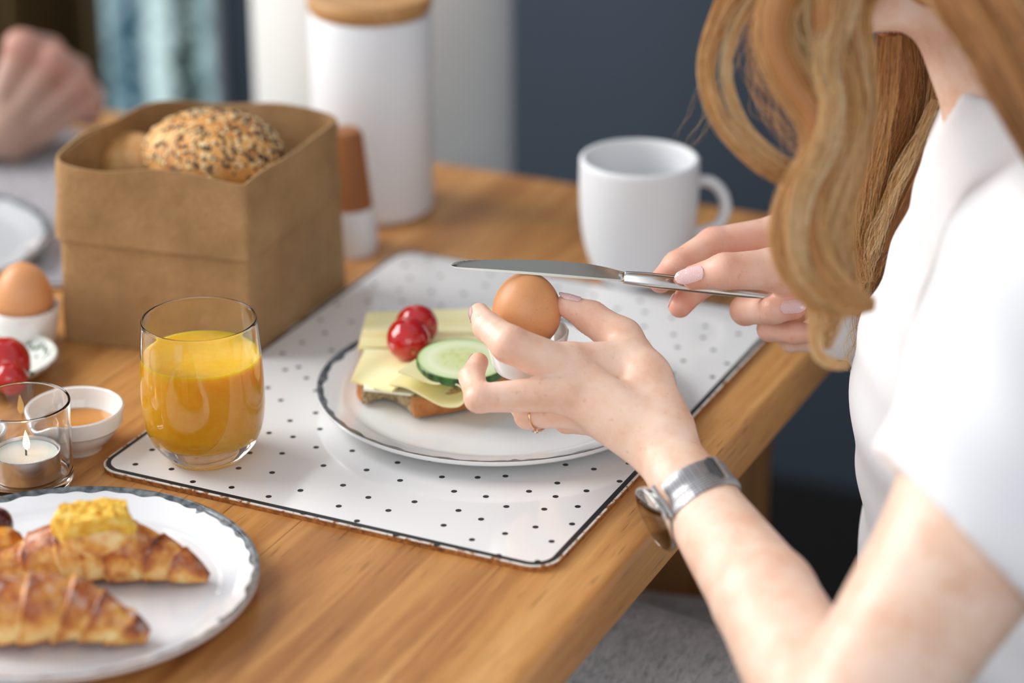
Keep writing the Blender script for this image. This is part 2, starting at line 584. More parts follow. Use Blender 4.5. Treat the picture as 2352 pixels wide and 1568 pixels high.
# folded napkin below the croissant plate
q = T(-40, 1590, 0.002)
nap = M('pale_linen', srgb(214, 222, 232), 0.9)
nap.bump(nap.noise(nap.coord(), 700, 2), 0.2, 0.0004)
R2 = Matrix.Rotation(0.3, 3, 'Z')
mbn = empty('napkin', (q.x - 0.03, q.y - 0.085, TZ), 'pale folded linen napkin below the croissant plate', 'napkin')
for i in range(3):
    g = [[tuple(R2 @ Vector(((j / 20 - 0.5) * (0.17 - 0.006 * i), (k / 20 - 0.5) * (0.12 - 0.004 * i), 0)) + Vector((q.x - 0.04, q.y - 0.075, TZ + 0.0015 * (i + 1) + 0.0003 * math.sin(j * 0.7 + k)))) for j in range(21)] for k in range(21)]
    sheet('folded_layer', g, 0.0011, nap.m, mbn)


def ease(t): return t * t * (3 - 2 * t)


def vattr(o, name, vals):
    a = o.data.attributes.new(name, 'FLOAT', 'POINT')
    a.data.foreach_set('value', np.asarray(vals, dtype=np.float32))


def fnoise(p, seed=0, freq=1.0, octv=3):
    """smooth pseudo noise from summed sines; p is (n,3)"""
    r = np.random.default_rng(seed)
    p = np.asarray(p, float); out = np.zeros(len(p)); amp = 1.0; tot = 0
    for o in range(octv):
        for k in range(4):
            d = r.normal(size=3); d /= np.linalg.norm(d)
            out += amp * np.sin(p @ d * freq * (2 ** o) * 6.283 + r.uniform(0, 6.28)); tot += amp * 0.7
        amp *= 0.55
    return out / tot


# ------------------------------------------------------------------ juice glass
def glass_wall(mb, p, outer, inner, n=96):
    mb.lathe(p, [(0.00001, outer[0][1])] + outer + inner[::-1] + [(0.00001, inner[0][1])], n)


def prof_px(base, rows, z0=0.0):
    """(row, half width px) pairs -> (radius, height above base z)"""
    out = []
    for row, hw in rows:
        z = zrow(base, row)
        out.append((hw * axial((base[0], base[1], z)) / FPX, z - base[2]))
    return out


GB = T(474, 1046, MT); GB.z = TZ + MT
r = lambda row, hw: prof_px(GB, [(row, hw)])[0]
pr = prof_px(GB, [(733, 133), (800, 138), (880, 142), (940, 140), (985, 130), (1015, 112), (1036, 90)])
hh = pr[0][1]
ctrl = [(pr[6][0] * 0.86, 0.0003), (pr[6][0] * 0.95, 0.0012)] + pr[::-1][0:]
outer = [tuple(x) for x in spline(ctrl, 40)]
inner = []
floor_z = 0.0135
wt = 0.0011
outr = np.array(outer)
zz = np.linspace(floor_z, hh, 34)
for i, z in enumerate(zz):
    rr = np.interp(z, outr[:, 1], outr[:, 0]) - wt
    q = min(1, (z - floor_z) / 0.012)
    rr *= math.sqrt(max(0.02, 1 - (1 - q) ** 2 * 0.75)) if q < 1 else 1
    inner.append((rr, z))
jg = empty('juice_glass', GB, 'stemless glass of orange juice on the placemat corner', 'glass')
mb = MB()
lip = [(outer[-1][0] - wt * 0.5 + wt * 0.5 * math.cos(a), hh + wt * 0.5 * math.sin(a)) for a in np.linspace(0.3, math.pi - 0.3, 7)]
prof = [(0.00001, 0.0003)] + outer + lip + inner[::-1] + [(0.00001, floor_z - 0.0004)]
mb.lathe(GB, prof, 96)
mb.build('tumbler', clear, jg, True, 60)
m = M('orange_juice', (1.0, 0.50, 0.02), 0.1, IOR=1.33, Subsurface_Weight=0.85, Subsurface_Scale=0.02)
m.set('Subsurface Radius', (1.0, 0.55, 0.12))
m.link(m.ramp(m.noise(m.coord(), 240, 3), [(0.35, (1.0, 0.50, 0.022)), (0.65, (1.0, 0.56, 0.04))]), 'Base Color')
jz = r(812, 136)[1]
jp = [(0.00001, floor_z - 0.0007)] + [(a + 0.0003, z - 0.0003) for a, z in inner if z < jz] + [(np.interp(jz, zz, [a for a, z in inner]) + 0.0003, jz), (np.interp(jz, zz, [a for a, z in inner]) - 0.0014, jz - 0.0005), (0.00001, jz - 0.0005)]
MB().lathe(GB, jp, 96).build('orange_juice', m.m, jg, True, 60)

# ------------------------------------------------------------------ mug
UB = T(1463, 648, 0); UB.z = TZ
mug = empty('mug', UB, 'white mug standing at the table end behind the knife', 'mug')
pr = prof_px(UB, [(365, 138), (420, 138), (480, 135), (540, 127), (590, 112), (628, 90), (646, 78)])
hh = pr[0][1]
ctrl = [(pr[6][0] * 0.96, 0.0)] + pr[::-1]
outer = [tuple(x) for x in spline(ctrl, 36)]
outr = np.array(outer)
inn = []
for z in np.linspace(0.006, hh - 0.001, 30):
    rr = np.interp(z, outr[:, 1], outr[:, 0]) - 0.0042
    q = min(1, (z - 0.006) / 0.02)
    inn.append((rr * math.sqrt(max(0.05, 1 - (1 - q) ** 2 * 0.6)), z))
lip = [(outer[-1][0] - 0.001, hh + 0.0012), (outer[-1][0] - 0.003, hh + 0.0012)]
MB().lathe(UB, [(0.00001, 0.0015), (pr[6][0] * 0.9, 0.0015), (pr[6][0] * 0.93, 0.0)] + outer + lip + inn[::-1] + [(0.00001, 0.006)], 96).build('mug_body', stoneware, mug, True, 60)
hp = []
axm = axial(UB) - 0.02
for (x, y) in ((1560, 432), (1592, 418), (1632, 418), (1660, 446), (1666, 486), (1646, 520), (1606, 534), (1560, 540)):
    hp.append(D(x, y, axm + 0.012))
hp = spline(hp, 30)
hb = MB()
v, f = [], []
n = 12
for i, p in enumerate(hp):
    t = Vector(hp[min(i + 1, 29)] - hp[max(i - 1, 0)]).normalized()
    b = cF - t * cF.dot(t); b.normalize(); u = t.cross(b)
    for k in range(n):
        a = 2 * math.pi * k / n
        v.append(Vector(p) + u * 0.0042 * math.cos(a) + b * 0.0062 * math.sin(a))
for i in range(29):
    for k in range(n): f.append((i * n + k, i * n + (k + 1) % n, (i + 1) * n + (k + 1) % n, (i + 1) * n + k))
hb.add(v, f).build('handle', stoneware, mug, True, 60)

# ------------------------------------------------------------------ canister and shaker
KB = T(860, 477, 0); KB.z = TZ
can = empty('storage_canister', KB, 'tall matt white canister with a round wooden lid', 'canister')
rk = rad(KB, 470, 136); rk2 = rad(KB, 60, 141)
zt = zrow(KB, 26) - TZ
MB().lathe(KB, [(0.00001, 0.0), (rk - 0.004, 0.0), (rk, 0.004), ((rk + rk2) / 2, zt * 0.5), (rk2, zt - 0.003), (rk2 - 0.002, zt), (0.00001, zt)], 96).build('canister_body', stoneware, can, True, 40)
MB().lathe(KB, [(rk2 - 0.004, zt), (rk2 - 0.004, zt + 0.0025), (rk2 - 0.0006, zt + 0.003), (rk2 + 0.0006, zt + 0.005), (rk2 + 0.0006, zt + 0.0125), (rk2 - 0.0008, zt + 0.0142), (0.00001, zt + 0.0142)], 96).build('lid', lidwood, can, True, 40)

SB = T(800, 572, 0); SB.z = TZ
sh_ = empty('salt_shaker', SB, 'small shaker with brown wooden top and white base beside the paper bag', 'shaker')
pr = prof_px(SB, [(572, 66), (545, 70), (470, 62), (468, 59), (310, 41), (298, 34)])
MB().lathe(SB, [(0.00001, 0), (pr[0][0], 0.0), (pr[1][0], pr[1][1]), (pr[2][0], pr[2][1]), (0.00001, pr[2][1])], 64).build('shaker_base', stoneware, sh_, True, 30)
MB().lathe(SB, [(0.00001, pr[2][1]), (pr[3][0], pr[2][1]), (pr[4][0], pr[4][1]), (pr[5][0], pr[5][1]), (0.00001, pr[5][1] + 0.0004)], 64).build('shaker_top', shakerwood, sh_, True, 30)

# ------------------------------------------------------------------ paper bag
kraft = M('kraft_paper', srgb(166, 130, 86), 0.72)
v = kraft.coord()
n1 = kraft.noise(v, 22, 4, 0.6); n2 = kraft.noise(v, 300, 3)
kraft.link(kraft.mix(kraft.ramp(n2, [(0.4, 0.0), (0.6, 0.25)]), kraft.ramp(n1, [(0.3, srgb(148, 114, 72)), (0.55, srgb(168, 132, 88)), (0.75, srgb(182, 146, 100))]), srgb(140, 104, 66)), 'Base Color')
kraft.bump(kraft.math('ADD', n1, kraft.math('MULTIPLY', n2, 0.15)), 0.5, 0.004)
kraft = kraft.m
BA, BB_, BC_ = [Vector((q.x, q.y, 0)) for q in (T(140, 783, 0), T(580, 838, 0), T(800, 658, 0))]
BD_ = BA + BC_ - BB_
Hb = zrow(BB_, 414) - TZ


def bag_ring(rs, out=0.0, n=14, sway=0.0):
    """rounded quad; rs: corner radii for A,B,C,D"""
    cs = [BA, BB_, BC_, BD_]
    cen = sum(cs, Vector()) / 4
    pts = []
    for i in range(4):
        p, a, b = cs[i], cs[i - 1], cs[(i + 1) % 4]
        r_ = rs[i]
        ta, tb = (a - p).normalized(), (b - p).normalized()
        p0, p1 = p + ta * r_, p + tb * r_
        for k in range(n + 1):
            t = k / n
            q_ = p0 * (1 - t) ** 2 + p * 2 * t * (1 - t) + p1 * t * t
            pts.append(q_)
    # resample straight runs
    full = []
    m_ = len(pts)
    for i in range(m_):
        a, b = pts[i], pts[(i + 1) % m_]
        k = max(1, int((b - a).length / 0.006))
        for j in range(k): full.append(a.lerp(b, j / k))
    res = []
    for i, q_ in enumerate(full):
        t = (full[(i + 1) % len(full)] - full[i - 1]).normalized()
        res.append(q_ + Vector((t.y, -t.x, 0)) * out)
    return res


def resample(pts, n):
    P = np.array([list(p) for p in pts] + [list(pts[0])])
    s = np.concatenate([[0], np.cumsum(np.linalg.norm(np.diff(P, axis=0), axis=1))])
    u = np.linspace(0, s[-1], n, endpoint=False)
    return np.stack([np.interp(u, s, P[:, k]) for k in range(3)], 1)


def bag_wall(name, zs, outf, thick, parent, cuff):
    n = 260
    rings = []
    for z in zs:
        t = z / Hb
        rs = [0.006 + 0.014 * t ** 1.5, 0.0016, 0.004 + 0.016 * t ** 2, 0.006 + 0.05 * t]
        base = resample(bag_ring(rs, 0), n)
        cen = base.mean(0)
        d = base - cen; d /= np.linalg.norm(d, axis=1, keepdims=True)
        o_ = outf(t) + 0.0016 * fnoise(np.c_[base[:, :2] * 1.0, np.full(n, z)], 4 + cuff, 14, 2) * (0.3 + t)
        q_ = base + d * o_[:, None]
        q_[:, 2] = TZ + z + (0.0025 * np.sin(base[:, 0] * 60 + 1) + 0.0015 * np.sin(base[:, 1] * 70) if z > Hb * 0.98 else 0)
        rings.append(q_)
    inn_ = []
    for q_ in rings[::-1]:
        c_ = q_.mean(0); d = q_ - c_; d[:, 2] = 0; d /= np.linalg.norm(d, axis=1, keepdims=True)
        w_ = q_ - d * thick
        inn_.append(w_)
    allr = rings + inn_
    vv = np.concatenate(allr); ff = []
    m_ = len(allr)
    for i in range(m_):
        i2 = (i + 1) % m_
        for k in range(n):
            k2 = (k + 1) % n
            ff.append((i * n + k, i * n + k2, i2 * n + k2, i2 * n + k))
    return sharp(mesh_obj(name, vv, ff, kraft, parent), 38)


bag = empty('paper_bag', ((BA.x + BC_.x) / 2, (BA.y + BC_.y) / 2, TZ), 'brown kraft paper bag with folded cuff holding the bread rolls', 'bag')
bag_wall('bag_wall', list(np.linspace(0.0006, Hb - 0.001, 16)), lambda t: -0.001 + 0.0005 * t, 0.0009, bag, 0)
bag_wall('folded_cuff', list(np.linspace(zrow(BB_, 598) - TZ, Hb, 9)), lambda t: 0.0010 + 0.0010 * (1 - t) / 0.48, 0.0019, bag, 3)
b_ = resample(bag_ring([0.006, 0.003, 0.005, 0.006], -0.0015), 120)
b_[:, 2] = TZ + 0.0006
vv = np.concatenate([b_, b_ + [0, 0, 0.001]])
ff = [tuple(range(120))[::-1], tuple(120 + k for k in range(120))] + [(k, (k + 1) % 120, 120 + (k + 1) % 120, 120 + k) for k in range(120)]
mesh_obj('bag_bottom', vv, ff, kraft, bag, False)

# ------------------------------------------------------------------ bread rolls
def icos(sub):
    import bmesh
    bm = bmesh.new(); bmesh.ops.create_icosphere(bm, subdivisions=sub, radius=1)
    v = np.array([list(x.co) for x in bm.verts]); f = np.array([[q.index for q in x.verts] for x in bm.faces]); bm.free()
    return v, f


ICO5, ICO1, ICO3 = icos(5), icos(1), icos(3)


def crust(name, a, b, c_, sugar=False):
    m = M(name, b, 0.6)
    n_ = m.noise(m.coord(), 55, 4, 0.6)
    m.link(m.ramp(n_, [(0.3, a), (0.5, b), (0.68, c_)]), 'Base Color')
    m.bump(m.noise(m.coord(), 240, 4, 0.6), 0.45, 0.0012)
    return m.m


rollm = crust('golden_roll_crust', srgb(170, 104, 44), srgb(214, 152, 80), srgb(232, 186, 120))
rollm2 = crust('floury_roll_crust', srgb(170, 116, 60), srgb(206, 154, 94), srgb(222, 180, 126))


def roll(c, rx, ry, rz, label, mat, seed, seeds):
    root = empty('bread_roll', c, label, 'bread roll', 'bread rolls in the paper bag')
    v, f = ICO5
    d = 1 + 0.05 * fnoise(v, seed, 0.35, 3)
    p = v * d[:, None]
    p[:, 2] = np.where(p[:, 2] < 0, p[:, 2] * 0.8, p[:, 2])
    p = p * [rx, ry, rz] + list(c)
    mesh_obj('roll_crust', p, f, mat, root)
    if seeds:
        for nm, cnt, sz, col in (('sesame_seeds', 430, (0.0019, 0.0011, 0.0006), srgb(238, 212, 160)), ('dark_seeds', 420, (0.0020, 0.0011, 0.0007), srgb(58, 40, 34))):
            vv, ff = [], []
            r0 = np.random.default_rng(seed + cnt)
            k = 0
            while k < cnt:
                q = r0.normal(size=3); q /= np.linalg.norm(q)
                if q[2] < -0.15 + 0.35 * r0.random(): continue
                if nm == 'dark_seeds' and r0.random() > (0.35 + 0.65 * (q[0] * 0.6 + 0.5)): continue
                dd = 1 + 0.05 * fnoise(q[None], seed, 0.35, 3)[0]
                pos = q * dd * [rx, ry, rz] + list(c)
                nrm = Vector(q / [rx, ry, rz]).normalized()
                rot = nrm.to_track_quat('Z', 'Y').to_matrix() @ Matrix.Rotation(r0.uniform(0, 6.28), 3, 'Z')
                R_ = np.array(rot)
                s_ = ICO1[0] * np.array(sz) * r0.uniform(0.8, 1.2)
                n0 = len(vv) * len(ICO1[0])
                vv.append(s_ @ R_.T + pos + np.array(nrm) * 0.0003); ff.append(ICO1[1] + n0)
                k += 1
            mm = M(nm, col, 0.4)
            o = mesh_obj(nm, np.concatenate(vv), np.concatenate(ff), mm.m, root)
            o['kind'] = 'stuff'
    return root


q = D(495, 356, 1.628)
roll(q, 0.0495, 0.042, 0.0305, 'round bread roll topped with sesame and dark seeds in the paper bag', rollm, 3, True)
q2 = D(300, 378, 1.672)
roll(q2, 0.032, 0.027, 0.0225, 'plain floury bread roll behind the seeded roll in the paper bag', rollm2, 9, False)
qb = D(470, 470, 1.61); qb.z = TZ + 0.030
roll(Vector(((BA.x + BC_.x) / 2, (BA.y + BC_.y) / 2, TZ + 0.029)), 0.050, 0.047, 0.0255, 'bread roll hidden at the bottom of the paper bag', rollm2, 12, False)


# ------------------------------------------------------------------ eggs and egg cups
eggm = M('brown_eggshell', srgb(206, 138, 84), 0.42, Subsurface_Weight=0.1, Subsurface_Scale=0.004)
n1 = eggm.noise(eggm.coord(), 30, 3); n2 = eggm.noise(eggm.coord(), 900, 2)
eggm.link(eggm.mix(eggm.ramp(n2, [(0.28, 0.25), (0.36, 0.0)]), eggm.ramp(n1, [(0.3, srgb(208, 142, 90)), (0.7, srgb(222, 162, 112))]), srgb(150, 90, 50)), 'Base Color')
eggm.bump(n2, 0.08, 0.0003)
eggm = eggm.m


def egg(c, r_, label, top=1.32, tilt=None):
    """c: centre of the widest ring"""
    prof = []
    for k in range(33):
        a = -math.pi / 2 + math.pi * k / 32
        z = math.sin(a); x = math.cos(a)
        zz_ = z * r_ * (top if z > 0 else 1.06)
        prof.append((max(1e-5, x * r_ * (1 - 0.05 * max(0, z))), zz_))
    o = MB().lathe((c[0], c[1], c[2]), prof, 64).build('egg', eggm, None, True, 0, origin=c)
    return props(o, label, 'egg')


def egg_cup(p, r_, h, label, rin):
    root = empty('egg_cup', p, label, 'egg cup')
    MB().lathe(p, [(0.00001, 0.0), (r_ * 0.74, 0.0), (r_ * 0.80, 0.002), (r_ * 0.86, h * 0.25), (r_ * 0.97, h * 0.7), (r_, h - 0.0008), (r_ - 0.0006, h), (r_ - 0.0014, h - 0.0003),
                   (r_ - 0.0022, h * 0.75), (r_ * 0.72, h * 0.42), (r_ * 0.4, h * 0.25), (0.00001, h * 0.2)], 80).build('cup', porcelain, root, True, 50)
    return root


EC = D(1210, 716, 1.432)
egg(EC, 80 * 1.432 / FPX, 'brown boiled egg in the white cup held in the hand', 1.18)
ECR = 97 * 1.432 / FPX
rimp = D(1210, 764, 1.432)
botp = D(1205, 872, 1.432)
egg_cup(Vector((EC.x, EC.y, botp.z)), ECR, rimp.z - botp.z, 'white egg cup held in the hand over the plate', 0)

E2 = T(64, 790, 0); E2.z = TZ
zrim = zrow(E2, 700)
egg_cup(E2, rad(E2, 700, 79), zrim - TZ, 'white egg cup standing beside the paper bag', 0)
ze = zrow(E2, 684)
egg(Vector((E2.x, E2.y, ze)), rad(E2, 684, 68), 'brown boiled egg in the cup standing beside the paper bag', 1.25)


# ------------------------------------------------------------------ small bowls
def bowl(p, R_, h, label, mat, spout=None, band=False, foot=0.5):
    root = empty('bowl', p, label, 'bowl')
    if band:
        prof = [(0.00001, 0.0015), (R_ * foot * 0.9, 0.0015), (R_ * foot * 0.95, 0), (R_ * foot, 0.0), (R_ * foot * 1.02, 0.003), (R_ * 0.72, h * 0.25), (R_ * 0.88, h * 0.5), (R_ * 0.925, h * 0.60), (R_ * 0.955, h * 0.615),
                (R_ * 0.985, h * 0.8), (R_, h - 0.0008), (R_ - 0.001, h), (R_ - 0.0024, h - 0.0006), (R_ * 0.9, h * 0.75), (R_ * 0.8, h * 0.5), (R_ * 0.55, h * 0.2), (R_ * 0.3, h * 0.13), (0.00001, h * 0.12)]
    else:
        prof = [(0.00001, 0.0015), (R_ * foot * 0.9, 0.0015), (R_ * foot, 0.0), (R_ * foot * 1.05, 0.002), (R_ * 0.75, h * 0.3), (R_ * 0.92, h * 0.65), (R_, h - 0.001), (R_ - 0.0012, h), (R_ - 0.003, h - 0.0006),
                (R_ * 0.86, h * 0.65), (R_ * 0.68, h * 0.32), (R_ * 0.4, h * 0.16), (0.00001, h * 0.13)]
    wob = None
    if spout is not None:
        def wob(a, z):
            dd = (a - spout + math.pi) % (2 * math.pi) - math.pi
            return 1 + 0.13 * math.exp(-(dd / 0.22) ** 2) * max(0, z / h - 0.45) / 0.55
    mb = MB().lathe(p, prof, 96, wob)
    if spout is not None:
        for i, q_ in enumerate(mb.v):
            a = math.atan2(q_[1] - p[1], q_[0] - p[0])
            dd = (a - spout + math.pi) % (2 * math.pi) - math.pi
            if q_[2] - p[2] > h * 0.7: mb.v[i] = (q_[0], q_[1], q_[2] - 0.004 * math.exp(-(dd / 0.25) ** 2))
    mb.build('bowl_body', mat, root, True, 50)
    return root


HB = T(178, 1026, 0); HB.z = TZ
hR, hH = rad(HB, 932, 113), zrow(HB, 932) - TZ
hb_ = bowl(HB, hR, hH, 'small white spouted dish of honey beside the candle glass', porcelain, math.atan2(-cR.y * 0.55 - cH.y * 0.75, -cR.x * 0.55 - cH.x * 0.75), True, 0.52)
hm = M('honey', (0.62, 0.25, 0.045), 0.05, Subsurface_Weight=0.3, Subsurface_Scale=0.006)
hz = hH * 0.55
MB().lathe(HB, [(0.00001, hz - 0.001), (hR * 0.815, hz - 0.001), (hR * 0.815, hz), (0.00001, hz)], 64).build('honey', hm.m, hb_, True, 40)

JB = T(-58, 1064, 0); JB.z = TZ
jb = bowl(JB, rad(JB, 985, 77), zrow(JB, 985) - TZ, 'white dish of dark jam cut by the photo edge', porcelain, None, True, 0.52)
jm = M('dark_jam', (0.03, 0.004, 0.008), 0.15)
jr = rad(JB, 985, 77)
MB().lathe(JB, [(0.00001, 0.016), (jr * 0.78, 0.016), (jr * 0.80, 0.0175), (0.00001, 0.0185)], 48).build('jam', jm.m, jb, True, 40)

WB = T(-12, 862, 0); WB.z = TZ
mW = M('porcelain_with_green_herb_print', srgb(224, 230, 222), 0.14, Coat_Weight=0.4)
vv_ = mW.coord()
big = mW.noise(vv_, 34, 1); leaf = mW.node('ShaderNodeTexVoronoi', {'Vector': vv_, 'Scale': 210.0}).outputs['Distance']
pm = mW.math('MULTIPLY', mW.ramp(big, [(0.50, 0.0), (0.56, 1.0)]), mW.ramp(leaf, [(0.34, 1.0), (0.42, 0.0)]))
mW.link(mW.mix(pm, srgb(226, 232, 224), srgb(34, 62, 44)), 'Base Color')
wR, wH = rad(WB, 815, 147), zrow(WB, 815) - TZ
bowl(WB, wR, wH, 'herb patterned bowl of cherry tomatoes in front of the egg cup', mW.m, None, False, 0.5)

# ------------------------------------------------------------------ tomatoes
tomm = M('tomato_skin', (0.46, 0.004, 0.008), 0.1, Coat_Weight=0.6, Subsurface_Weight=0.15, Subsurface_Scale=0.004)
tn = tomm.noise(tomm.coord(), 60, 2)
tomm.link(tomm.ramp(tn, [(0.3, (0.36, 0.003, 0.006)), (0.7, (0.58, 0.012, 0.010))]), 'Base Color')
tomm = tomm.m
scarm = M('tomato_stem_scar', srgb(196, 130, 84), 0.6).m


def tomato(c, r_, axis, label, group=None, stretch=1.08, cut=False):
    root = empty('cherry_tomato', c, label, 'tomato', group)
    R_ = np.array(Vector(axis).to_track_quat('Z', 'Y').to_matrix())
    v, f = ICO5
    p = v.copy()
    rho = np.hypot(p[:, 0], p[:, 1])
    p[:, 2] = p[:, 2] * stretch - np.where(v[:, 2] > 0, 0.13 * np.exp(-(rho / 0.22) ** 2), 0)
    mesh_obj('tomato_skin', (p * r_) @ R_.T + list(c), f, tomm, root)
    a = Vector(axis).normalized()
    s = Vector(c) + a * r_ * (stretch - 0.12)
    MB().tube([s - a * 0.0006, s + a * 0.0006, s + a * 0.0024], [0.0016, 0.0013, 0.0007], 9).build('stem_scar', scarm, root)
    return root


# ------------------------------------------------------------------ candle glass with tealight
CB = T(66, 1110, 0); CB.z = TZ
ch = zrow(CB, 920) - TZ
cr_ = rad(CB, 920, 111); cr0 = rad(CB, 1105, 104)
cg = empty('candle_glass', CB, 'clear glass tumbler around the lit tealight', 'candle holder')
zs_ = [0.0045] + list(np.linspace(0.006, ch - 0.003, 24)) + [ch - 0.0016]
rw = lambda z: cr0 + (cr_ - cr0) * z / ch
MB().lathe(CB, [(0.00001, 0.0004), (cr0 - 0.0045, 0.0003), (cr0 - 0.004, 0.0), (cr0 - 0.001, 0.0015), (cr0, 0.004)] + [(rw(z), z) for z in zs_] + [(cr_, ch - 0.001), (cr_ - 0.0003, ch - 0.0003), (cr_ - 0.0008, ch), (cr_ - 0.0013, ch - 0.0003), (cr_ - 0.0016, ch - 0.001)]
               + [(rw(z) - 0.0016, z) for z in zs_[::-1] if z > 0.009] + [(cr0 - 0.0017, 0.0082), (cr0 - 0.0026, 0.0066), (cr0 - 0.005, 0.0057), (cr0 - 0.008, 0.0056), (0.00001, 0.0056)], 96).build('tumbler', clear, cg, True, 60)
tr = rad(CB, 1085, 76)
tz = TZ + 0.0060
tl = empty('tealight', (CB.x, CB.y, tz), 'lit white tealight in an aluminium cup inside the glass tumbler', 'candle')
th_ = 0.0165
MB().lathe((CB.x, CB.y, tz), [(0.00001, 0.0), (tr - 0.001, 0.0), (tr, 0.001), (tr, th_ - 0.0004), (tr + 0.0005, th_), (tr - 0.0004, th_ + 0.0002), (tr - 0.0006, th_ - 0.0004), (tr - 0.0006, 0.002), (0.00001, 0.0018)], 72).build('aluminium_cup', steel_soft, tl, True, 40)
wax = M('candle_wax', (0.93, 0.86, 0.80), 0.2, Subsurface_Weight=0.6, Subsurface_Scale=0.01)
MB().lathe((CB.x, CB.y, tz), [(0.00001, 0.0022), (tr - 0.0010, 0.0022), (tr - 0.0010, th_ - 0.0022), (tr - 0.003, th_ - 0.003), (0.00001, th_ - 0.0034)], 64).build('wax', wax.m, tl, True, 40)
wz = tz + th_ - 0.0034
MB().tube([(CB.x, CB.y, wz), (CB.x + 0.0002, CB.y, wz + 0.004), (CB.x + 0.001, CB.y, wz + 0.0058)], [0.0006, 0.0005, 0.0004], 8).build('wick', blackm, tl)
fl = M('candle_flame', (0, 0, 0), 1.0)
fl.set('Emission Color', (1.0, 0.62, 0.22, 1)); fl.set('Emission Strength', 5.0)
MB().lathe((CB.x + 0.0009, CB.y, wz + 0.0035), [(0.00005, 0.0), (0.0016, 0.0018), (0.0021, 0.0042), (0.0016, 0.0078), (0.0008, 0.0108), (0.00005, 0.013)], 20).build('flame', fl.m, tl)

fl_ = bpy.data.lights.new('flame_light', 'POINT'); fl_.energy = 0.055; fl_.color = (1.0, 0.66, 0.36); fl_.shadow_soft_size = 0.0003
fo = bpy.data.objects.new('flame_light', fl_); COL.objects.link(fo); fo.location = (CB.x + 0.0009, CB.y, wz + 0.009)
# tomatoes in the herb bowl
tomato(T(16, 832, 0.0185), 0.0155, (-0.3, 0.2, 0.6), 'large cherry tomato in the herb patterned bowl', None)
tomato(T(24, 870, 0.0165), 0.0105, (-0.4, -0.5, 0.5), 'small cherry tomato in front of the large one in the bowl', None)

# ------------------------------------------------------------------ open sandwich on the dinner plate
PZ = PC.z - TZ + 0.0058         # upper face of the plate's well, above the table top
BT = 0.0135
outl = [(833, 934), (846, 930), (862, 923), (884, 921), (905, 926), (926, 938), (940, 950), (952, 966), (985, 962), (1030, 955), (1080, 944), (1140, 922), (1200, 893), (1236, 858), (1250, 825), (1245, 795),
        (1215, 775), (1120, 768), (1000, 770), (920, 776), (884, 784), (864, 800), (846, 822), (830, 855), (822, 895), (822, 922)]
low = [T(x, y, PZ + 0.0003) for x, y in outl]
bpts = resample([Vector((p.x, p.y, 0)) for p in low], 220)
br = empty('bread_slice', T(1020, 850, PZ), 'bitten slice of brown bread under the cheese on the dinner plate', 'bread')
crumbm = M('wholegrain_crumb', srgb(214, 190, 152), 0.9)
cn = crumbm.noise(crumbm.coord(), 190, 4, 0.65); cvv = crumbm.node('ShaderNodeTexVoronoi', {'Vector': crumbm.coord(), 'Scale': 330.0}).outputs['Distance']
crumbm.link(crumbm.mix(crumbm.ramp(cvv, [(0.10, 0.8), (0.30, 0.0)]), crumbm.ramp(cn, [(0.32, srgb(150, 122, 84)), (0.5, srgb(206, 180, 140)), (0.7, srgb(228, 208, 174))]), srgb(110, 82, 50)), 'Base Color')
crumbm.bump(crumbm.math('ADD', cn, cvv), 0.9, 0.003)
crustm = crust('bread_crust', srgb(140, 78, 30), srgb(186, 118, 58), srgb(206, 150, 92))
n = 220
cen = bpts.mean(0)
rings, f = [], []
lv = [(0.0, 0.985), (0.0008, 1.0), (0.004, 1.004), (0.009, 1.003), (BT - 0.001, 0.998), (BT, 0.985)]
for z, s in lv:
    q_ = cen + (bpts - cen) * s
    q_ = q_ + 0.0005 * fnoise(np.c_[bpts[:, :2], np.full(n, z)], 5, 60, 2)[:, None]
    q_[:, 2] = TZ + PZ + 0.0018 + z
    rings.append(q_)
for i in range(len(lv) - 1):
    for k in range(n): f.append((i * n + k, i * n + (k + 1) % n, (i + 1) * n + (k + 1) % n, (i + 1) * n + k))
f += [tuple(range(n))[::-1], tuple((len(lv) - 1) * n + k for k in range(n))]
o = mesh_obj('crumb', np.concatenate(rings), f, [crumbm.m, crustm], br)
# crust everywhere on the rim except along the bite
bite = [T(x, y, PZ) for x, y in [(846, 930), (862, 923), (884, 921), (905, 926), (926, 938), (940, 950)]]
for p_ in o.data.polygons:
    if len(p_.vertices) == 4:
        c_ = Vector(p_.center) + br.location
        if min((Vector((c_.x - b.x, c_.y - b.y, 0))).length for b in bite) > 0.0047: p_.material_index = 1
sharp(o, 40)

butm = M('butter', srgb(246, 243, 222), 0.35, Subsurface_Weight=0.2, Subsurface_Scale=0.004)
butm.bump(butm.noise(butm.coord(), 130, 4), 0.7, 0.002)
chm = M('young_cheese', srgb(240, 226, 160), 0.38, Subsurface_Weight=0.25, Subsurface_Scale=0.006)
chm.link(chm.ramp(chm.noise(chm.coord(), 40, 3), [(0.3, srgb(244, 230, 166)), (0.7, srgb(249, 240, 194))]), 'Base Color')
chm = chm.m
ZT = PZ + BT + 0.0006           # upper face of the bread


def quad(c4, hf, nu=24, nv=24, wav=0.0):
    """grid between four pixel corners (back-left, back-right, front-right, front-left) lying at height ZT+hf(u,v)"""
    g_ = []
    for i in range(nv + 1):
        v_ = i / nv
        row = []
        for j in range(nu + 1):
            u_ = j / nu
            x = (c4[0][0] * (1 - u_) + c4[1][0] * u_) * (1 - v_) + (c4[3][0] * (1 - u_) + c4[2][0] * u_) * v_
            y = (c4[0][1] * (1 - u_) + c4[1][1] * u_) * (1 - v_) + (c4[3][1] * (1 - u_) + c4[2][1] * u_) * v_
            h_ = ZT + hf(u_, v_)
            row.append(T(x, y, h_))
        g_.append(row)
    return g_


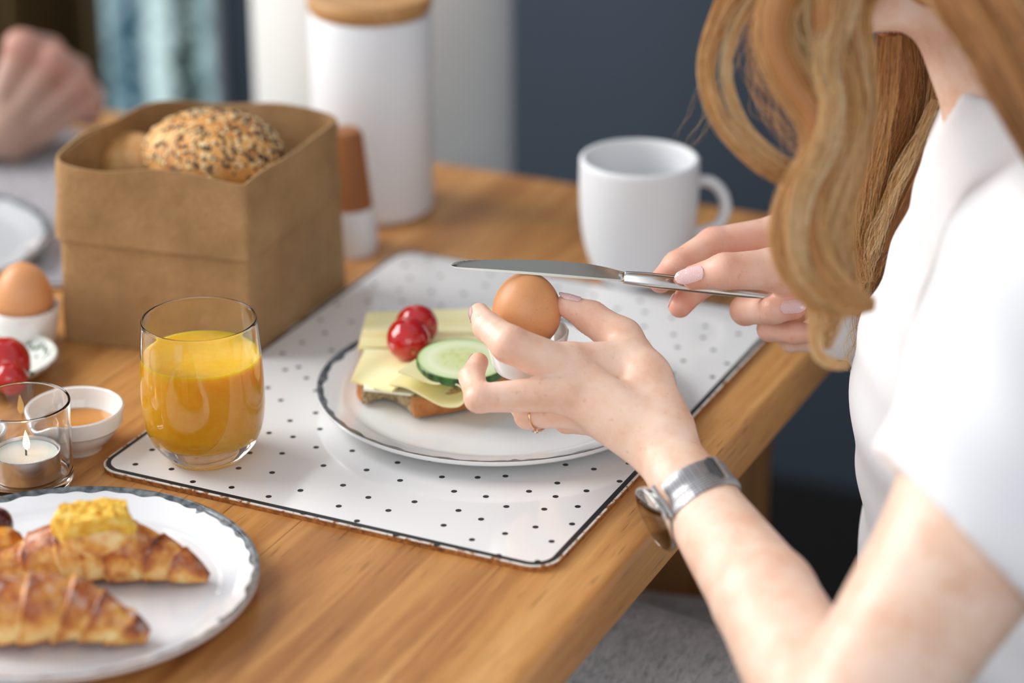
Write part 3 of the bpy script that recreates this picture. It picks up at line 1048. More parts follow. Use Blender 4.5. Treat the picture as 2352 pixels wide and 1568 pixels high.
g_ = quad([(842, 812), (960, 815), (952, 905), (835, 892)], lambda u, v: 0.0016 + 0.0004 * math.sin(9 * u + 7 * v), 20, 20)
sheet('butter', g_, 0.0016, butm.m, br)
g_ = quad([(842, 716), (1150, 706), (1160, 795), (822, 797)], lambda u, v: 0.0036 + 0.0055 * math.exp(-((v - 0.52) / 0.2) ** 2) + 0.0045 * (v < 0.5) * ease(min(1, (0.5 - v) * 2)) + 0.001 * math.sin(5 * u) * v, 30, 30)
props(sheet('cheese_slice', g_, 0.0022, chm, None, T(990, 760, ZT)), 'flat cheese slice at the back of the bread behind the tomatoes', 'cheese', 'cheese slices on the bread')
g_ = quad([(838, 800), (985, 806), (900, 897), (806, 872)], lambda u, v: 0.0032 + 0.0055 * u * u * (1 - 0.3 * v) + 0.0012 * math.sin(6 * u + 3 * v), 26, 26)
props(sheet('cheese_slice', g_, 0.0018, chm, None, T(890, 850, ZT)), 'cheese slice with a ragged edge at the front left of the bread', 'cheese', 'cheese slices on the bread')
# rolled slice: a loop extruded along the direction of the fold
axis0, axis1 = T(1085, 822, ZT + 0.002), T(1003, 926, ZT + 0.0005)
ad = (axis1 - axis0)
side = Vector((ad.y, -ad.x, 0)).normalized()
if side.dot(cR) < 0: side = -side
loop = spline([(-0.021, 0.0125), (-0.012, 0.0105), (-0.002, 0.0085), (0.006, 0.0100), (0.0125, 0.0090), (0.0150, 0.0040), (0.0115, -0.0012), (0.003, -0.0022), (-0.006, 0.0012), (-0.016, 0.0052), (-0.026, 0.0058)], 48)
g_ = []
for i in range(25):
    t = i / 24
    c_ = axis0.lerp(axis1, t)
    s_ = 0.75 + 0.45 * t
    g_.append([c_ + side * (a * s_) + Vector((0, 0, 0.0022 + b * s_)) for a, b in loop])
props(sheet('cheese_slice', g_, 0.0013, chm, None, axis0.lerp(axis1, 0.5)), 'cheese slice rolled over itself in front of the cucumber', 'cheese', 'cheese slices on the bread')

# cucumber slice
ck = T(1062, 824, ZT + 0.0195)
cuc = empty('cucumber_slice', ck, 'round cucumber slice with dark green peel on the sandwich', 'cucumber')
cr2 = 106 * axial(ck) / FPX
fm = M('cucumber_flesh', srgb(214, 224, 180), 0.25, Subsurface_Weight=0.3, Subsurface_Scale=0.006)
vo = fm.coord()
ln = fm.node('ShaderNodeVectorMath', {0: vo}, operation='LENGTH').outputs['Value']
rr_ = fm.math('DIVIDE', ln, cr2)
seedn = fm.noise(vo, 190, 3)
base = fm.ramp(rr_, [(0.0, srgb(206, 216, 150)), (0.5, srgb(212, 222, 170)), (0.72, srgb(226, 234, 200)), (0.92, srgb(206, 222, 168)), (0.99, srgb(120, 160, 80))])
fm.link(fm.mix(fm.math('MULTIPLY', fm.ramp(seedn, [(0.5, 0.0), (0.62, 0.7)]), fm.ramp(rr_, [(0.1, 0.4), (0.35, 1.0), (0.6, 0.0)])), base, srgb(186, 192, 96)), 'Base Color')
pm_ = M('cucumber_peel', srgb(24, 62, 22), 0.3)
aa = pm_.node('ShaderNodeTexNoise', {'Vector': pm_.coord((1, 1, 0.02)), 'Scale': 150.0, 'Detail': 1.0}).outputs['Fac']
pm_.link(pm_.ramp(aa, [(0.4, srgb(18, 50, 18)), (0.6, srgb(66, 112, 40))]), 'Base Color')
tn = (cR * 0.03 - cH * 0.05).to_3d() + Vector((0, 0, 1)); tn.normalize()
Rt = tn.to_track_quat('Z', 'Y').to_matrix()
mb = MB().lathe((0, 0, 0), [(0.00001, 0), (cr2 - 0.0008, 0), (cr2 - 0.0008, -0.0052), (0.00001, -0.0052)], 72)
mb.v = [Rt @ Vector(p) + ck for p in mb.v]; mb.build('flesh', fm.m, cuc, True, 40)
mb = MB().lathe((0, 0, 0), [(cr2 - 0.0007, 0.0001), (cr2 - 0.0001, -0.0003), (cr2, -0.0012), (cr2, -0.0044), (cr2 - 0.0006, -0.0054), (cr2 - 0.0014, -0.0053)], 72)
mb.v = [Rt @ Vector(p) + ck for p in mb.v]; mb.build('peel', pm_.m, cuc, True, 60)

tomato(T(938, 779, ZT + 0.017), 0.0139, (0.52, -0.62, -0.18), 'cherry tomato with stem nub in front on the cheese', None, 1.1)
tomato(T(957, 747, ZT + 0.0185), 0.0134, (0.85, -0.2, 0.1), 'cherry tomato lying behind the other one on the cheese', None, 1.05)


# ------------------------------------------------------------------ croissants
crm = M('croissant_crust', srgb(214, 150, 76), 0.38, Subsurface_Weight=0.08, Subsurface_Scale=0.005, Coat_Weight=0.15)
at = crm.node('ShaderNodeAttribute', attribute_name='bake').outputs['Fac']
nn_ = crm.noise(crm.coord(), 95, 4, 0.6)
bk = crm.math('ADD', at, crm.math('MULTIPLY', crm.math('SUBTRACT', nn_, 0.5), 1.1))
col = crm.ramp(bk, [(0.12, srgb(244, 216, 150)), (0.36, srgb(226, 164, 78)), (0.58, srgb(178, 92, 30)), (0.85, srgb(96, 38, 12))])
sg = crm.noise(crm.coord(), 170, 3, 0.6)
gz = crm.node('ShaderNodeAttribute', attribute_name='sugar').outputs['Fac']
col = crm.mix(crm.math('MULTIPLY', crm.ramp(sg, [(0.50, 0.0), (0.66, 0.75)]), gz), col, srgb(232, 214, 204))
crm.link(col, 'Base Color')
crm.bump(crm.math('ADD', nn_, sg), 0.6, 0.0016)
crm = crm.m


def croissant(name, px, label, seed, sugar, cat='croissant', bite=None, parent=None, plateau=0.0):
    """px: (x, y, radius px, height above plate) along the spine"""
    pts, rs = [], []
    for x, y, r_, in px:
        a = T(x, y, 0.02)
        rm = r_ * axial(a) / FPX
        pts.append(T(x, y, plateau + rm * 0.93)); rs.append(rm)
    n, m_ = 150, 56
    S = spline([(*p, r_) for p, r_ in zip(pts, rs)], n)
    arc = np.concatenate([[0], np.cumsum(np.linalg.norm(np.diff(S[:, :3], axis=0), axis=1))])
    rs_ = np.random.default_rng(seed)
    v, bake, sug = [], [], []
    for i in range(n):
        p = S[i, :3]; r0 = max(S[i, 3], 0.0012)
        t = Vector(S[min(i + 1, n - 1), :3] - S[max(i - 1, 0), :3]).normalized()
        up = Vector((0, 0, 1)); b = t.cross(up).normalized(); u = b.cross(t)
        for k in range(m_):
            a = 2 * math.pi * k / m_
            ph = (arc[i] + 0.0045 * math.sin(a * 1 + seed) + 0.002 * math.sin(i * 0.13 + seed)) / 0.0165      # slanted layers, stepped like rolled dough
            fr = ph - math.floor(ph)
            step = (fr ** 0.6 - 0.6) * 0.17 if fr < 0.9 else (0.345 - (fr - 0.9) * 4.4) * 0.42
            rr = r0 * (1 + step + 0.05 * math.sin(3 * a + i * 0.09 + seed))
            q_ = Vector(p) + b * (rr * 1.02 * math.cos(a)) + u * (rr * math.sin(a) * (1 if math.sin(a) > 0 else 0.9))
            q_.z = max(q_.z, TZ + plateau + 0.0003)
            v.append(q_)
            top_ = math.sin(a)
            bake.append(0.26 + 0.32 * (fr ** 2 if fr < 0.9 else 0.1) + 0.26 * max(0, top_) + (0.25 if top_ < -0.7 else 0) + 0.3 * max(0, 1 - r0 / 0.010))
            sug.append(sugar * max(0, top_ - 0.25))
    f = []
    for i in range(n - 1):
        for k in range(m_): f.append((i * m_ + k, i * m_ + (k + 1) % m_, (i + 1) * m_ + (k + 1) % m_, (i + 1) * m_ + k))
    f += [tuple(range(m_))[::-1], tuple((n - 1) * m_ + k for k in range(m_))]
    root = empty(name, pts[len(pts) // 2], label, cat, 'croissants on the plate' if cat == 'croissant' else None)
    o = mesh_obj('crust', v, f, crm, root)
    vattr(o, 'bake', bake); vattr(o, 'sugar', sug)
    return root


CZ = 0.0064
r1 = croissant('croissant', [(478, 1326, 14), (440, 1310, 34), (380, 1290, 52), (300, 1270, 70), (215, 1255, 80), (130, 1270, 66), (60, 1290, 52), (-20, 1305, 40), (-70, 1318, 18)], 'croissant with a torn open top behind the whole one on the plate', 2, 0.5, plateau=CZ)
croissant('croissant', [(340, 1462, 20), (300, 1444, 40), (240, 1425, 58), (160, 1405, 76), (70, 1400, 84), (-20, 1408, 74), (-100, 1420, 48), (-150, 1432, 20)], 'sugar dusted whole croissant at the front of the plate', 6, 1.0, plateau=CZ)
# torn, fluffy yellow inside of the first one
cy = M('croissant_crumb', srgb(240, 190, 70), 0.8, Subsurface_Weight=0.2, Subsurface_Scale=0.006)
cy.link(cy.ramp(cy.noise(cy.coord(), 150, 4, 0.65), [(0.3, srgb(214, 140, 30)), (0.5, srgb(238, 190, 66)), (0.7, srgb(248, 222, 130))]), 'Base Color')
cy.bump(cy.noise(cy.coord(), 260, 4), 1.0, 0.003)
v, f = ICO5
cc_ = T(212, 1200, CZ + 0.036)
p = v.copy()
p = p * (1 + 0.20 * fnoise(v, 21, 0.9, 3))[:, None]
wv = np.outer(p[:, 0], np.array(cR)) * 0.0215 + np.outer(p[:, 1], np.array(cH)) * 0.013 + np.outer(p[:, 2], [0, 0, 1]) * 0.0165
top_ = fnoise(v, 5, 2.2, 2)
wv[:, 2] = np.minimum(wv[:, 2], 0.0085 + 0.0022 * top_)
o = mesh_obj('torn_crumb', wv + list(cc_), f, cy.m, r1)
p2 = v * (1 + 0.06 * fnoise(v, 31, 0.7, 2))[:, None]
cc2 = T(225, 1222, CZ + 0.028)
wv = np.outer(p2[:, 0], np.array(cR)) * 0.0225 + np.outer(p2[:, 1], np.array(cH)) * 0.0135 + np.outer(p2[:, 2], [0, 0, 1]) * 0.0150
o = mesh_obj('torn_crust', wv + list(cc2) - np.array(cH) * 0.004, f, crm, r1)
vattr(o, 'bake', 0.30 + 0.35 * fnoise(v, 8, 1.1, 2)); vattr(o, 'sugar', np.clip(v[:, 2], 0, 1) * 0.8)

pg = M('glazed_pastry_crust', srgb(206, 130, 40), 0.15, Coat_Weight=0.7)
pg.link(pg.ramp(pg.noise(pg.coord(), 75, 3), [(0.35, srgb(120, 44, 14)), (0.5, srgb(206, 118, 26)), (0.66, srgb(242, 188, 70))]), 'Base Color')
gp = T(-8, 1262, CZ + 0.014)
pt_ = empty('glazed_pastry', gp, 'glazed pastry piece beside the torn croissant, cut by the photo edge', 'pastry')
v, f = ICO5
p = v * (1 + 0.14 * fnoise(v, 17, 0.8, 3))[:, None]
mesh_obj('glazed_crust', np.outer(p[:, 0], np.array(cR)) * 0.0185 + np.outer(p[:, 1], np.array(cH)) * 0.012 + np.outer(p[:, 2], [0, 0, 1]) * 0.0125 + list(gp), f, pg.m, pt_)
bp = T(-18, 1218, CZ + 0.020)
berrym = M('dark_cherry_skin', (0.07, 0.006, 0.006), 0.12, Coat_Weight=0.5)
bo = mesh_obj('cherry', v * 0.0105 * (1 + 0.03 * fnoise(v, 2, 0.5, 2))[:, None] + list(bp + cH * 0.006), f, berrym.m, None, True, bp)
props(bo, 'dark red cherry behind the glazed pastry at the photo edge', 'cherry')


# ------------------------------------------------------------------ bodies: smooth unions of tapered limbs, meshed as one surface
def seg(p, a, b, ra, rb, nrm=None, s=1.0):
    """tapered round limb; nrm and s flatten it along nrm"""
    a = np.asarray(a, np.float32); b = np.asarray(b, np.float32)
    ba = b - a
    h = np.clip(((p - a) @ ba) / max(1e-9, float(ba @ ba)), 0, 1)
    q = p - a - h[:, None] * ba
    if nrm is not None:
        n_ = np.asarray(nrm, np.float32); n_ = n_ / np.linalg.norm(n_)
        k = q @ n_
        q = q + np.outer(k * (1 / s - 1), n_)
    return np.sqrt((q * q).sum(1)) - (ra + (rb - ra) * h)


def smin(a, b, k):
    h = np.clip(0.5 + 0.5 * (b - a) / k, 0, 1)
    return b + (a - b) * h - k * h * (1 - h)


def chain(p, pts, k):
    """pts: (vec, r) list; one limb"""
    d = None
    for (a, ra), (b, rb) in zip(pts[:-1], pts[1:]):
        e = seg(p, a, b, ra, rb)
        d = e if d is None else smin(d, e, k)
    return d


def nets(fn, lo, hi, h, steps=2):
    """naive surface nets over a sparse grid -> verts, quads"""
    lo = np.array(lo, np.float64); hi = np.array(hi, np.float64)
    B = 6
    nb = np.ceil((hi - lo) / (h * B)).astype(int)
    N = nb * B + 1
    ci, cj, ck_ = np.meshgrid(*[np.arange(k) for k in nb], indexing='ij')
    cc = np.stack([ci, cj, ck_], -1).reshape(-1, 3)
    cen = lo + (cc + 0.5) * B * h
    dc = np.concatenate([fn(c_.astype(np.float32)) for c_ in np.array_split(cen, max(1, len(cen) // 200000))])
    vol = np.repeat(np.repeat(np.repeat(np.sign(dc).reshape(nb) * 1.0, B, 0), B, 1), B, 2).astype(np.float32)
    V = np.ones(N, np.float32)
    V[:-1, :-1, :-1] = vol
    V[-1], V[:, -1], V[:, :, -1] = V[-2], V[:, -2], V[:, :, -2]
    act = cc[np.abs(dc) < B * h * 1.35]
    off = np.stack(np.meshgrid(*[np.arange(B + 1)] * 3, indexing='ij'), -1).reshape(-1, 3)
    idx = (act[:, None, :] * B + off[None]).reshape(-1, 3)
    flat = np.unique(np.ravel_multi_index(idx.T, N))
    ijk = np.stack(np.unravel_index(flat, N), -1)
    P = (lo + ijk * h).astype(np.float32)
    vals = np.concatenate([fn(c_) for c_ in np.array_split(P, max(1, len(P) // 200000))])
    V.reshape(-1)[flat] = vals
    S = V < 0
    c8 = [S[i:N[0] - 1 + i, j:N[1] - 1 + j, k:N[2] - 1 + k] for i in (0, 1) for j in (0, 1) for k in (0, 1)]
    cnt = sum(c.astype(np.int8) for c in c8)
    cell = (cnt > 0) & (cnt < 8)
    cidx = np.argwhere(cell)
    vid = -np.ones(cell.shape, np.int64); vid[tuple(cidx.T)] = np.arange(len(cidx))
    acc = np.zeros((len(cidx), 3)); num = np.zeros(len(cidx))
    cor = [(i, j, k) for i in (0, 1) for j in (0, 1) for k in (0, 1)]
    for a in cor:
        for ax in range(3):
            if a[ax]: continue
            b = list(a); b[ax] = 1
            va = V[tuple((cidx + a).T)]; vb = V[tuple((cidx + b).T)]
            x = (va < 0) != (vb < 0)
            t = np.where(x, va / np.where(x, va - vb, 1), 0)
            pos = cidx + np.array(a); pos = pos.astype(float); pos[:, ax] += t
            acc[x] += pos[x]; num[x] += 1
    verts = lo + acc / num[:, None] * h
    faces = []
    for ax in range(3):
        u, w_ = (ax + 1) % 3, (ax + 2) % 3
        sl0 = [slice(None)] * 3; sl1 = [slice(None)] * 3
        sl0[ax] = slice(0, -1); sl1[ax] = slice(1, None)
        x = S[tuple(sl0)] != S[tuple(sl1)]
        e = np.argwhere(x)
        e = e[(e[:, u] > 0) & (e[:, w_] > 0) & (e[:, u] < N[u] - 1) & (e[:, w_] < N[w_] - 1)]
        ins = S[tuple(e.T)]
        q = []
        for du, dw in ((0, 0), (-1, 0), (-1, -1), (0, -1)):
            c_ = e.copy(); c_[:, u] += du; c_[:, w_] += dw
            q.append(vid[tuple(c_.T)])
        q = np.stack(q, 1)
        q[~ins] = q[~ins][:, ::-1]
        faces.append(q)
    F = np.concatenate(faces)
    F = F[(F >= 0).all(1)]
    e = h * 0.5
    for _ in range(steps):                      # slide the points onto the true surface
        p32 = verts.astype(np.float32)
        d0 = fn(p32)
        g_ = np.stack([fn(p32 + np.eye(3, dtype=np.float32)[k] * e) - d0 for k in range(3)], 1) / e
        g_ /= np.maximum(np.linalg.norm(g_, axis=1, keepdims=True), 0.3)
        verts = verts - np.clip(d0, -h, h)[:, None] * g_ * 0.9
    # keep only used vertices
    used = np.unique(F); mp = -np.ones(len(verts), np.int64); mp[used] = np.arange(len(used))
    return verts[used], mp[F]


def J(px, py, ax, rpx):
    return (np.array(D(px, py, ax)), rpx * ax / FPX)


skin = M('fair_skin', srgb(232, 192, 168), 0.42, Subsurface_Weight=0.22, Subsurface_Scale=0.006)
skin.set('Subsurface Radius', (1.0, 0.35, 0.2))
blo = skin.noise(skin.coord(), 48, 5, 0.65)
fre = skin.noise(skin.coord(), 210, 2, 0.5)
pk = skin.node('ShaderNodeAttribute', attribute_name='pink').outputs['Fac']
sc_ = skin.ramp(blo, [(0.3, srgb(230, 184, 156)), (0.52, srgb(240, 206, 184)), (0.72, srgb(245, 218, 202))])
sc_ = skin.mix(skin.math('MULTIPLY', pk, 0.8), sc_, srgb(222, 134, 112))
sc_ = skin.mix(skin.ramp(fre, [(0.66, 0.0), (0.76, 0.28)]), sc_, srgb(196, 122, 86))
skin.link(sc_, 'Base Color')
skin.bump(skin.noise(skin.coord(), 420, 4, 0.6), 0.10, 0.0008)
skin = skin.m

# --- joints of the woman's left hand (the one with the egg cup)
WL = J(1548, 1072, 1.372, 84)
LH = dict(
    index=[J(1300, 846, 1.398, 50), J(1170, 790, 1.386, 43), J(1120, 750, 1.400, 33), J(1101, 719, 1.412, 24)],
    middle=[J(1300, 903, 1.390, 44), J(1100, 914, 1.383, 33), J(1083, 866, 1.398, 28), J(1099, 832, 1.410, 23)],
    ring=[J(1335, 945, 1.398, 38), J(1212, 955, 1.404, 29), J(1190, 925, 1.425, 25), J(1208, 905, 1.444, 22)],
    pinky=[J(1385, 968, 1.408, 36), J(1300, 968, 1.420, 26), J(1262, 945, 1.440, 23), J(1262, 922, 1.455, 20)],
    thumb=[J(1428, 778, 1.424, 47), J(1357, 729, 1.430, 38), J(1302, 702, 1.428, 27)])
camN = np.array(-cF, np.float32)


def left_hand(p):
    w0, wr = WL
    palm = None
    for tgt, ra, rb in ((LH['index'][0], 66, 50), (LH['middle'][0], 62, 46), (LH['ring'][0], 58, 40), (LH['pinky'][0], 54, 36)):
        e = seg(p, D(1525, 1030, 1.375), tgt[0], ra * 1.375 / FPX, tgt[1], camN, 0.72)
        palm = e if palm is None else smin(palm, e, 0.008)
    tm = smin(seg(p, D(1525, 985, 1.385), D(1482, 868, 1.405), 72 * 1.38 / FPX, 56 * 1.4 / FPX, camN, 0.8), seg(p, D(1482, 868, 1.405), LH['thumb'][0][0], 56 * 1.4 / FPX, LH['thumb'][0][1]), 0.008)
    web = seg(p, D(1420, 838, 1.408), D(1318, 832, 1.402), 56 * 1.4 / FPX, 46 * 1.4 / FPX, camN, 0.6)
    palm = smin(smin(palm, tm, 0.010), web, 0.008)
    fing = None
    for k in ('index', 'middle', 'ring', 'pinky'):
        e = chain(p, LH[k], 0.0028)
        fing = e if fing is None else smin(fing, e, 0.0008)
    d = smin(palm, fing, 0.0055)
    d = smin(d, chain(p, LH['thumb'], 0.003), 0.004)
    return d


EL = J(1928, 1700, 1.165, 155)
FM = J(1757, 1374, 1.265, 122)
FW = J(1612, 1165, 1.345, 90)
SL = J(2420, 660, 1.235, 200)


def left_arm(p):
    d = smin(seg(p, D(1525, 1030, 1.375), FW[0], 72 * 1.375 / FPX, FW[1], camN, 0.82), seg(p, FW[0], FM[0], FW[1], FM[1]), 0.004)
    d = smin(d, seg(p, FM[0], EL[0], FM[1], EL[1]), 0.004)
    ua = seg(p, EL[0], D(2235, 1230, 1.185), EL[1] * 1.0, 205 * 1.18 / FPX)
    ua = smin(ua, seg(p, D(2235, 1230, 1.185), SL[0], 205 * 1.18 / FPX, 0.047), 0.005)
    return smin(d, ua, 0.008)


# --- right hand (knife)
WR = J(1985, 690, 1.462, 95)
RH = dict(
    index=[J(1790, 545, 1.478, 50), J(1640, 562, 1.468, 40), J(1556, 612, 1.456, 35), J(1517, 646, 1.449, 27)],
    middle=[J(1800, 600, 1.492, 46), J(1660, 622, 1.486, 36), J(1594, 664, 1.466, 32), J(1562, 703, 1.455, 27)],
    ring=[J(1840, 650, 1.492, 42), J(1712, 712, 1.458, 34), J(1778, 712, 1.436, 31), J(1826, 707, 1.430, 26)],
    pinky=[J(1860, 700, 1.486, 38), J(1768, 755, 1.456, 28), J(1826, 764, 1.444, 25), J(1872, 766, 1.440, 22)],
    thumb=[J(1775, 618, 1.424, 48), J(1664, 623, 1.414, 41), J(1594, 637, 1.418, 29)])
ER = J(2330, 1080, 1.50, 190)
SR = np.array([-0.245, 1.505, TZ + 0.205]), 0.05


def right_hand(p):
    palm = None
    for k, ra in (('index', 58), ('middle', 58), ('ring', 56), ('pinky', 50)):
        t_ = RH[k][0]
        e = seg(p, D(1960, 675, 1.465), t_[0], ra * 1.46 / FPX, t_[1])
        palm = e if palm is None else smin(palm, e, 0.008)
    tm = seg(p, D(1930, 668, 1.452), RH['thumb'][0][0], 68 * 1.45 / FPX, RH['thumb'][0][1])
    heel = seg(p, D(1815, 786, 1.458), D(1930, 752, 1.456), 24 * 1.45 / FPX, 60 * 1.45 / FPX)
    palm = smin(smin(palm, tm, 0.007), heel, 0.008)
    fing = None
    for k in ('index', 'middle', 'ring', 'pinky'):
        e = chain(p, RH[k], 0.0028)
        fing = e if fing is None else smin(fing, e, 0.0008)
    d = smin(palm, fing, 0.005)
    d = smin(d, chain(p, RH['thumb'], 0.003), 0.0035)
    d = smin(d, seg(p, D(1960, 675, 1.465), WR[0], 64 * 1.46 / FPX, 0.024), 0.01)
    return d


def right_arm(p):
    d = seg(p, WR[0], ER[0], 0.0245, 0.040)
    return smin(d, seg(p, ER[0], SR[0], 0.042, 0.048), 0.02)


# --- trunk, neck and head; she faces the table (towards -x)
HIP = np.array([-0.205, 1.33, TZ - 0.242])
WAI = np.array([-0.246, 1.33, TZ - 0.05])
CHE = np.array([-0.255, 1.335, TZ + 0.10])
NEB = np.array(D(2390, 300, 1.335))
HEA = np.array(D(2100, -330, 1.33))
JAW = np.array(D(1965, 10, 1.32))


def trunk(p, g=0.0):
    X, Y = np.array([1, 0, 0]), np.array([0, 1, 0])
    d = seg(p, HIP - Y * 0.07, HIP + Y * 0.07, 0.105 + g, 0.105 + g)
    d = smin(d, seg(p, HIP, WAI, 0.115 + g, 0.108 + g), 0.05)
    d = smin(d, seg(p, WAI - Y * 0.05, WAI + Y * 0.05, 0.092 + g, 0.092 + g), 0.05)
    d = smin(d, seg(p, CHE - Y * 0.055, CHE + Y * 0.055, 0.098 + g, 0.098 + g, X, 0.95), 0.06)
    for s in (-1, 1):
        b = CHE + np.array([-0.055, 0.06 * s, -0.045])
        d = smin(d, seg(p, b, b + np.array([0.02, 0, 0.0]), 0.045 + g, 0.05 + g), 0.05)
    sh = (SL[0] + SR[0]) / 2
    d = smin(d, seg(p, SL[0] + [0.0, 0.02, -0.005], SR[0] - [0, 0.02, 0], 0.046 + g, 0.046 + g), 0.05)
    d = smin(d, seg(p, NEB + [0.012, 0, -0.055], NEB, 0.06 + g, 0.047 + g), 0.05)
    return d


def head(p):
    d = seg(p, NEB, HEA * 0.45 + NEB * 0.55 + np.array([0.006, 0, 0]), 0.047, 0.045)
    d = smin(d, seg(p, HEA, HEA + [0.01, 0, 0.01], 0.083, 0.083, np.array([0, 1, 0]), 0.88), 0.03)
    d = smin(d, seg(p, HEA + [-0.03, 0, -0.03], JAW + [0, 0, 0.02], 0.062, 0.034, np.array([0, 1, 0]), 0.9), 0.03)
    nose = HEA + np.array([-0.098, 0, -0.045])
    d = smin(d, seg(p, nose + [0.012, 0, 0.03], nose, 0.008, 0.011), 0.01)
    for s in (-1, 1):
        d = smin(d, seg(p, HEA + [0.0, 0.074 * s, -0.03], HEA + [0.006, 0.079 * s, 0.005], 0.009, 0.014, np.array([0, 1, 0]), 0.5), 0.006)
        d = np.maximum(d, -(seg(p, HEA + [-0.094, 0.03 * s, -0.02], HEA + [-0.093, 0.032 * s, -0.02], 0.010, 0.010)))
        d = np.minimum(d, seg(p, HEA + [-0.077, 0.03 * s, -0.02], HEA + [-0.077, 0.031 * s, -0.02], 0.0125, 0.0125))
    lips = HEA * 0.3 + JAW * 0.7
    d = smin(d, seg(p, lips + [-0.038, -0.016, 0.012], lips + [-0.038, 0.016, 0.012], 0.006, 0.006), 0.006)
    return d


KNL = np.array([-0.56, 1.235, TZ - 0.188])
KNR = np.array([-0.58, 1.362, TZ - 0.265])


def legs(p, g=0.0):
    Y = np.array([0, 1, 0])
    d = None
    for hp_, kn, ft in ((HIP + [0.0, -0.075, 0.0], KNL, np.array([-0.60, 1.24, 0.09])), (HIP + [0, 0.08, -0.01], KNR, np.array([-0.52, 1.37, 0.07]))):
        e = smin(seg(p, hp_, kn, 0.088 + g, 0.060 + g), seg(p, kn, ft, 0.056 + g, 0.036 + g), 0.03)
        e = smin(e, seg(p, ft, ft + [-0.13, 0.0, -0.03], 0.034 + g, 0.022 + g), 0.02)
        d = e if d is None else smin(d, e, 0.006)
    return d


def woman_sdf(p):
    d = trunk(p)
    d = smin(d, head(p), 0.012)
    la = smin(left_arm(p), left_hand(p), 0.006)
    ra = smin(right_arm(p), right_hand(p), 0.006)
    d = smin(d, la, 0.012)
    d = smin(d, ra, 0.012)
    return smin(d, legs(p), 0.03)


def lh_all(p): return smin(left_arm(p), left_hand(p), 0.006)
def rh_all(p): return smin(right_arm(p), right_hand(p), 0.006)


def bbox(pts, m_):
    a = np.array(pts); return a.min(0) - m_, a.max(0) + m_


def clip_mesh(v, f, pt, nrm, keep_pos=True):
    """drop the faces on one side of a plane"""
    s = (v[f].mean(1) - pt) @ nrm
    f = f[s > 0] if keep_pos else f[s <= 0]
    used = np.unique(f); mp = -np.ones(len(v), np.int64); mp[used] = np.arange(len(used))
    return v[used], mp[f]


allL = [q_[0] for k in LH for q_ in LH[k]] + [WL[0], FW[0]]
lo, hi = bbox(allL, 0.032)
vL, fL = nets(lh_all, lo, hi, 0.0013)
cutL, nL = FW[0], (WL[0] - FW[0]) / np.linalg.norm(WL[0] - FW[0])
vL, fL = clip_mesh(vL, fL, cutL, nL)
allR = [q_[0] for k in RH for q_ in RH[k]] + [WR[0]]
lo, hi = bbox(allR, 0.035)
vR, fR = nets(rh_all, lo, hi, 0.0013)
dirR = (np.array(D(1960, 675, 1.465)) - WR[0]); dirR /= np.linalg.norm(dirR)
cutR = WR[0] + dirR * 0.004
vR, fR = clip_mesh(vR, fR, cutR, dirR)
lo, hi = bbox([HIP, HEA, EL[0], ER[0], SL[0], SR[0], KNL, KNR, WL[0], WR[0], [-0.62, 1.4, 0.06], [-0.66, 1.2, 0.1]], 0.125)
lo[2] = 0.005
vB, fB = nets(woman_sdf, lo, hi, 0.0044)


def between(v, f):
    c_ = v[f].mean(1)
    rl = np.linalg.norm(c_ - (WL[0] + FW[0]) / 2, axis=1)
    sL = ((c_ - cutL) @ nL > 0.004) & (np.linalg.norm(c_ - WL[0], axis=1) < 0.16)
    sR = ((c_ - cutR) @ dirR > 0.004) & (np.linalg.norm(c_ - RH['middle'][0][0], axis=1) < 0.13) & (c_[:, 0] < WR[0][0] + 0.01)
    f = f[~(sL | sR)]
    used = np.unique(f); mp = -np.ones(len(v), np.int64); mp[used] = np.arange(len(used))
    return v[used], mp[f]


vB, fB = between(vB, fB)
V_ = np.concatenate([vB, vL, vR]); F_ = np.concatenate([fB, fL + len(vB), fR + len(vB) + len(vL)])
pink = np.zeros(len(V_))
for H_, s_ in ((LH, 0.5), (RH, 1.25)):
    for k in H_:
        for q_, (c_, r_) in enumerate(H_[k]):
            g_ = (0.9 if q_ == len(H_[k]) - 1 else 0.55 if q_ > 0 else 0.3) * s_
            pink = np.maximum(pink, g_ * np.exp(-(np.linalg.norm(V_ - c_, axis=1) / (r_ * 1.7)) ** 2))
palmside = np.exp(-(np.linalg.norm(V_ - np.array(D(1700, 590, 1.47)), axis=1) / 0.03) ** 2) * 0.6
pink = np.maximum(pink, palmside)
# skin folds at the finger joints
def folds(V_, jt, ax_, sig, lam, amp):
    t = (V_ - jt) @ ax_
    w_ = np.exp(-(t / sig) ** 2) * np.exp(-(np.linalg.norm(V_ - jt - np.outer(t, ax_), axis=1) / 0.016) ** 4)
    return amp * w_ * (np.cos(t / lam * 2 * np.pi) - 0.2)


woman = empty('person', (-0.25, 1.33, 0.0), 'person with long blond hair in a white shirt holding a knife and an egg cup', 'person')
body = mesh_obj('body', V_, F_, skin, woman)
me = body.data
nrm_ = np.zeros(len(V_) * 3, np.float32); me.vertices.foreach_get('normal', nrm_); nrm_ = nrm_.reshape(-1, 3)
disp = np.zeros(len(V_))
for H_, ks in ((LH, ('index', 'middle', 'thumb')), (RH, ('index', 'thumb', 'ring'))):
    for k in ks:
        for q_ in range(1, len(H_[k]) - 1):
            a_ = H_[k][q_ + 1][0] - H_[k][q_ - 1][0]; a_ /= np.linalg.norm(a_)
            disp += folds(V_, H_[k][q_][0], a_, 0.0034, 0.0027, 0.00022)
V2 = V_ + nrm_ * disp[:, None]
me.vertices.foreach_set('co', (V2 - np.array(woman.location)).astype(np.float32).ravel())
me.update()
vattr(body, 'pink', np.clip(pink, 0, 1))

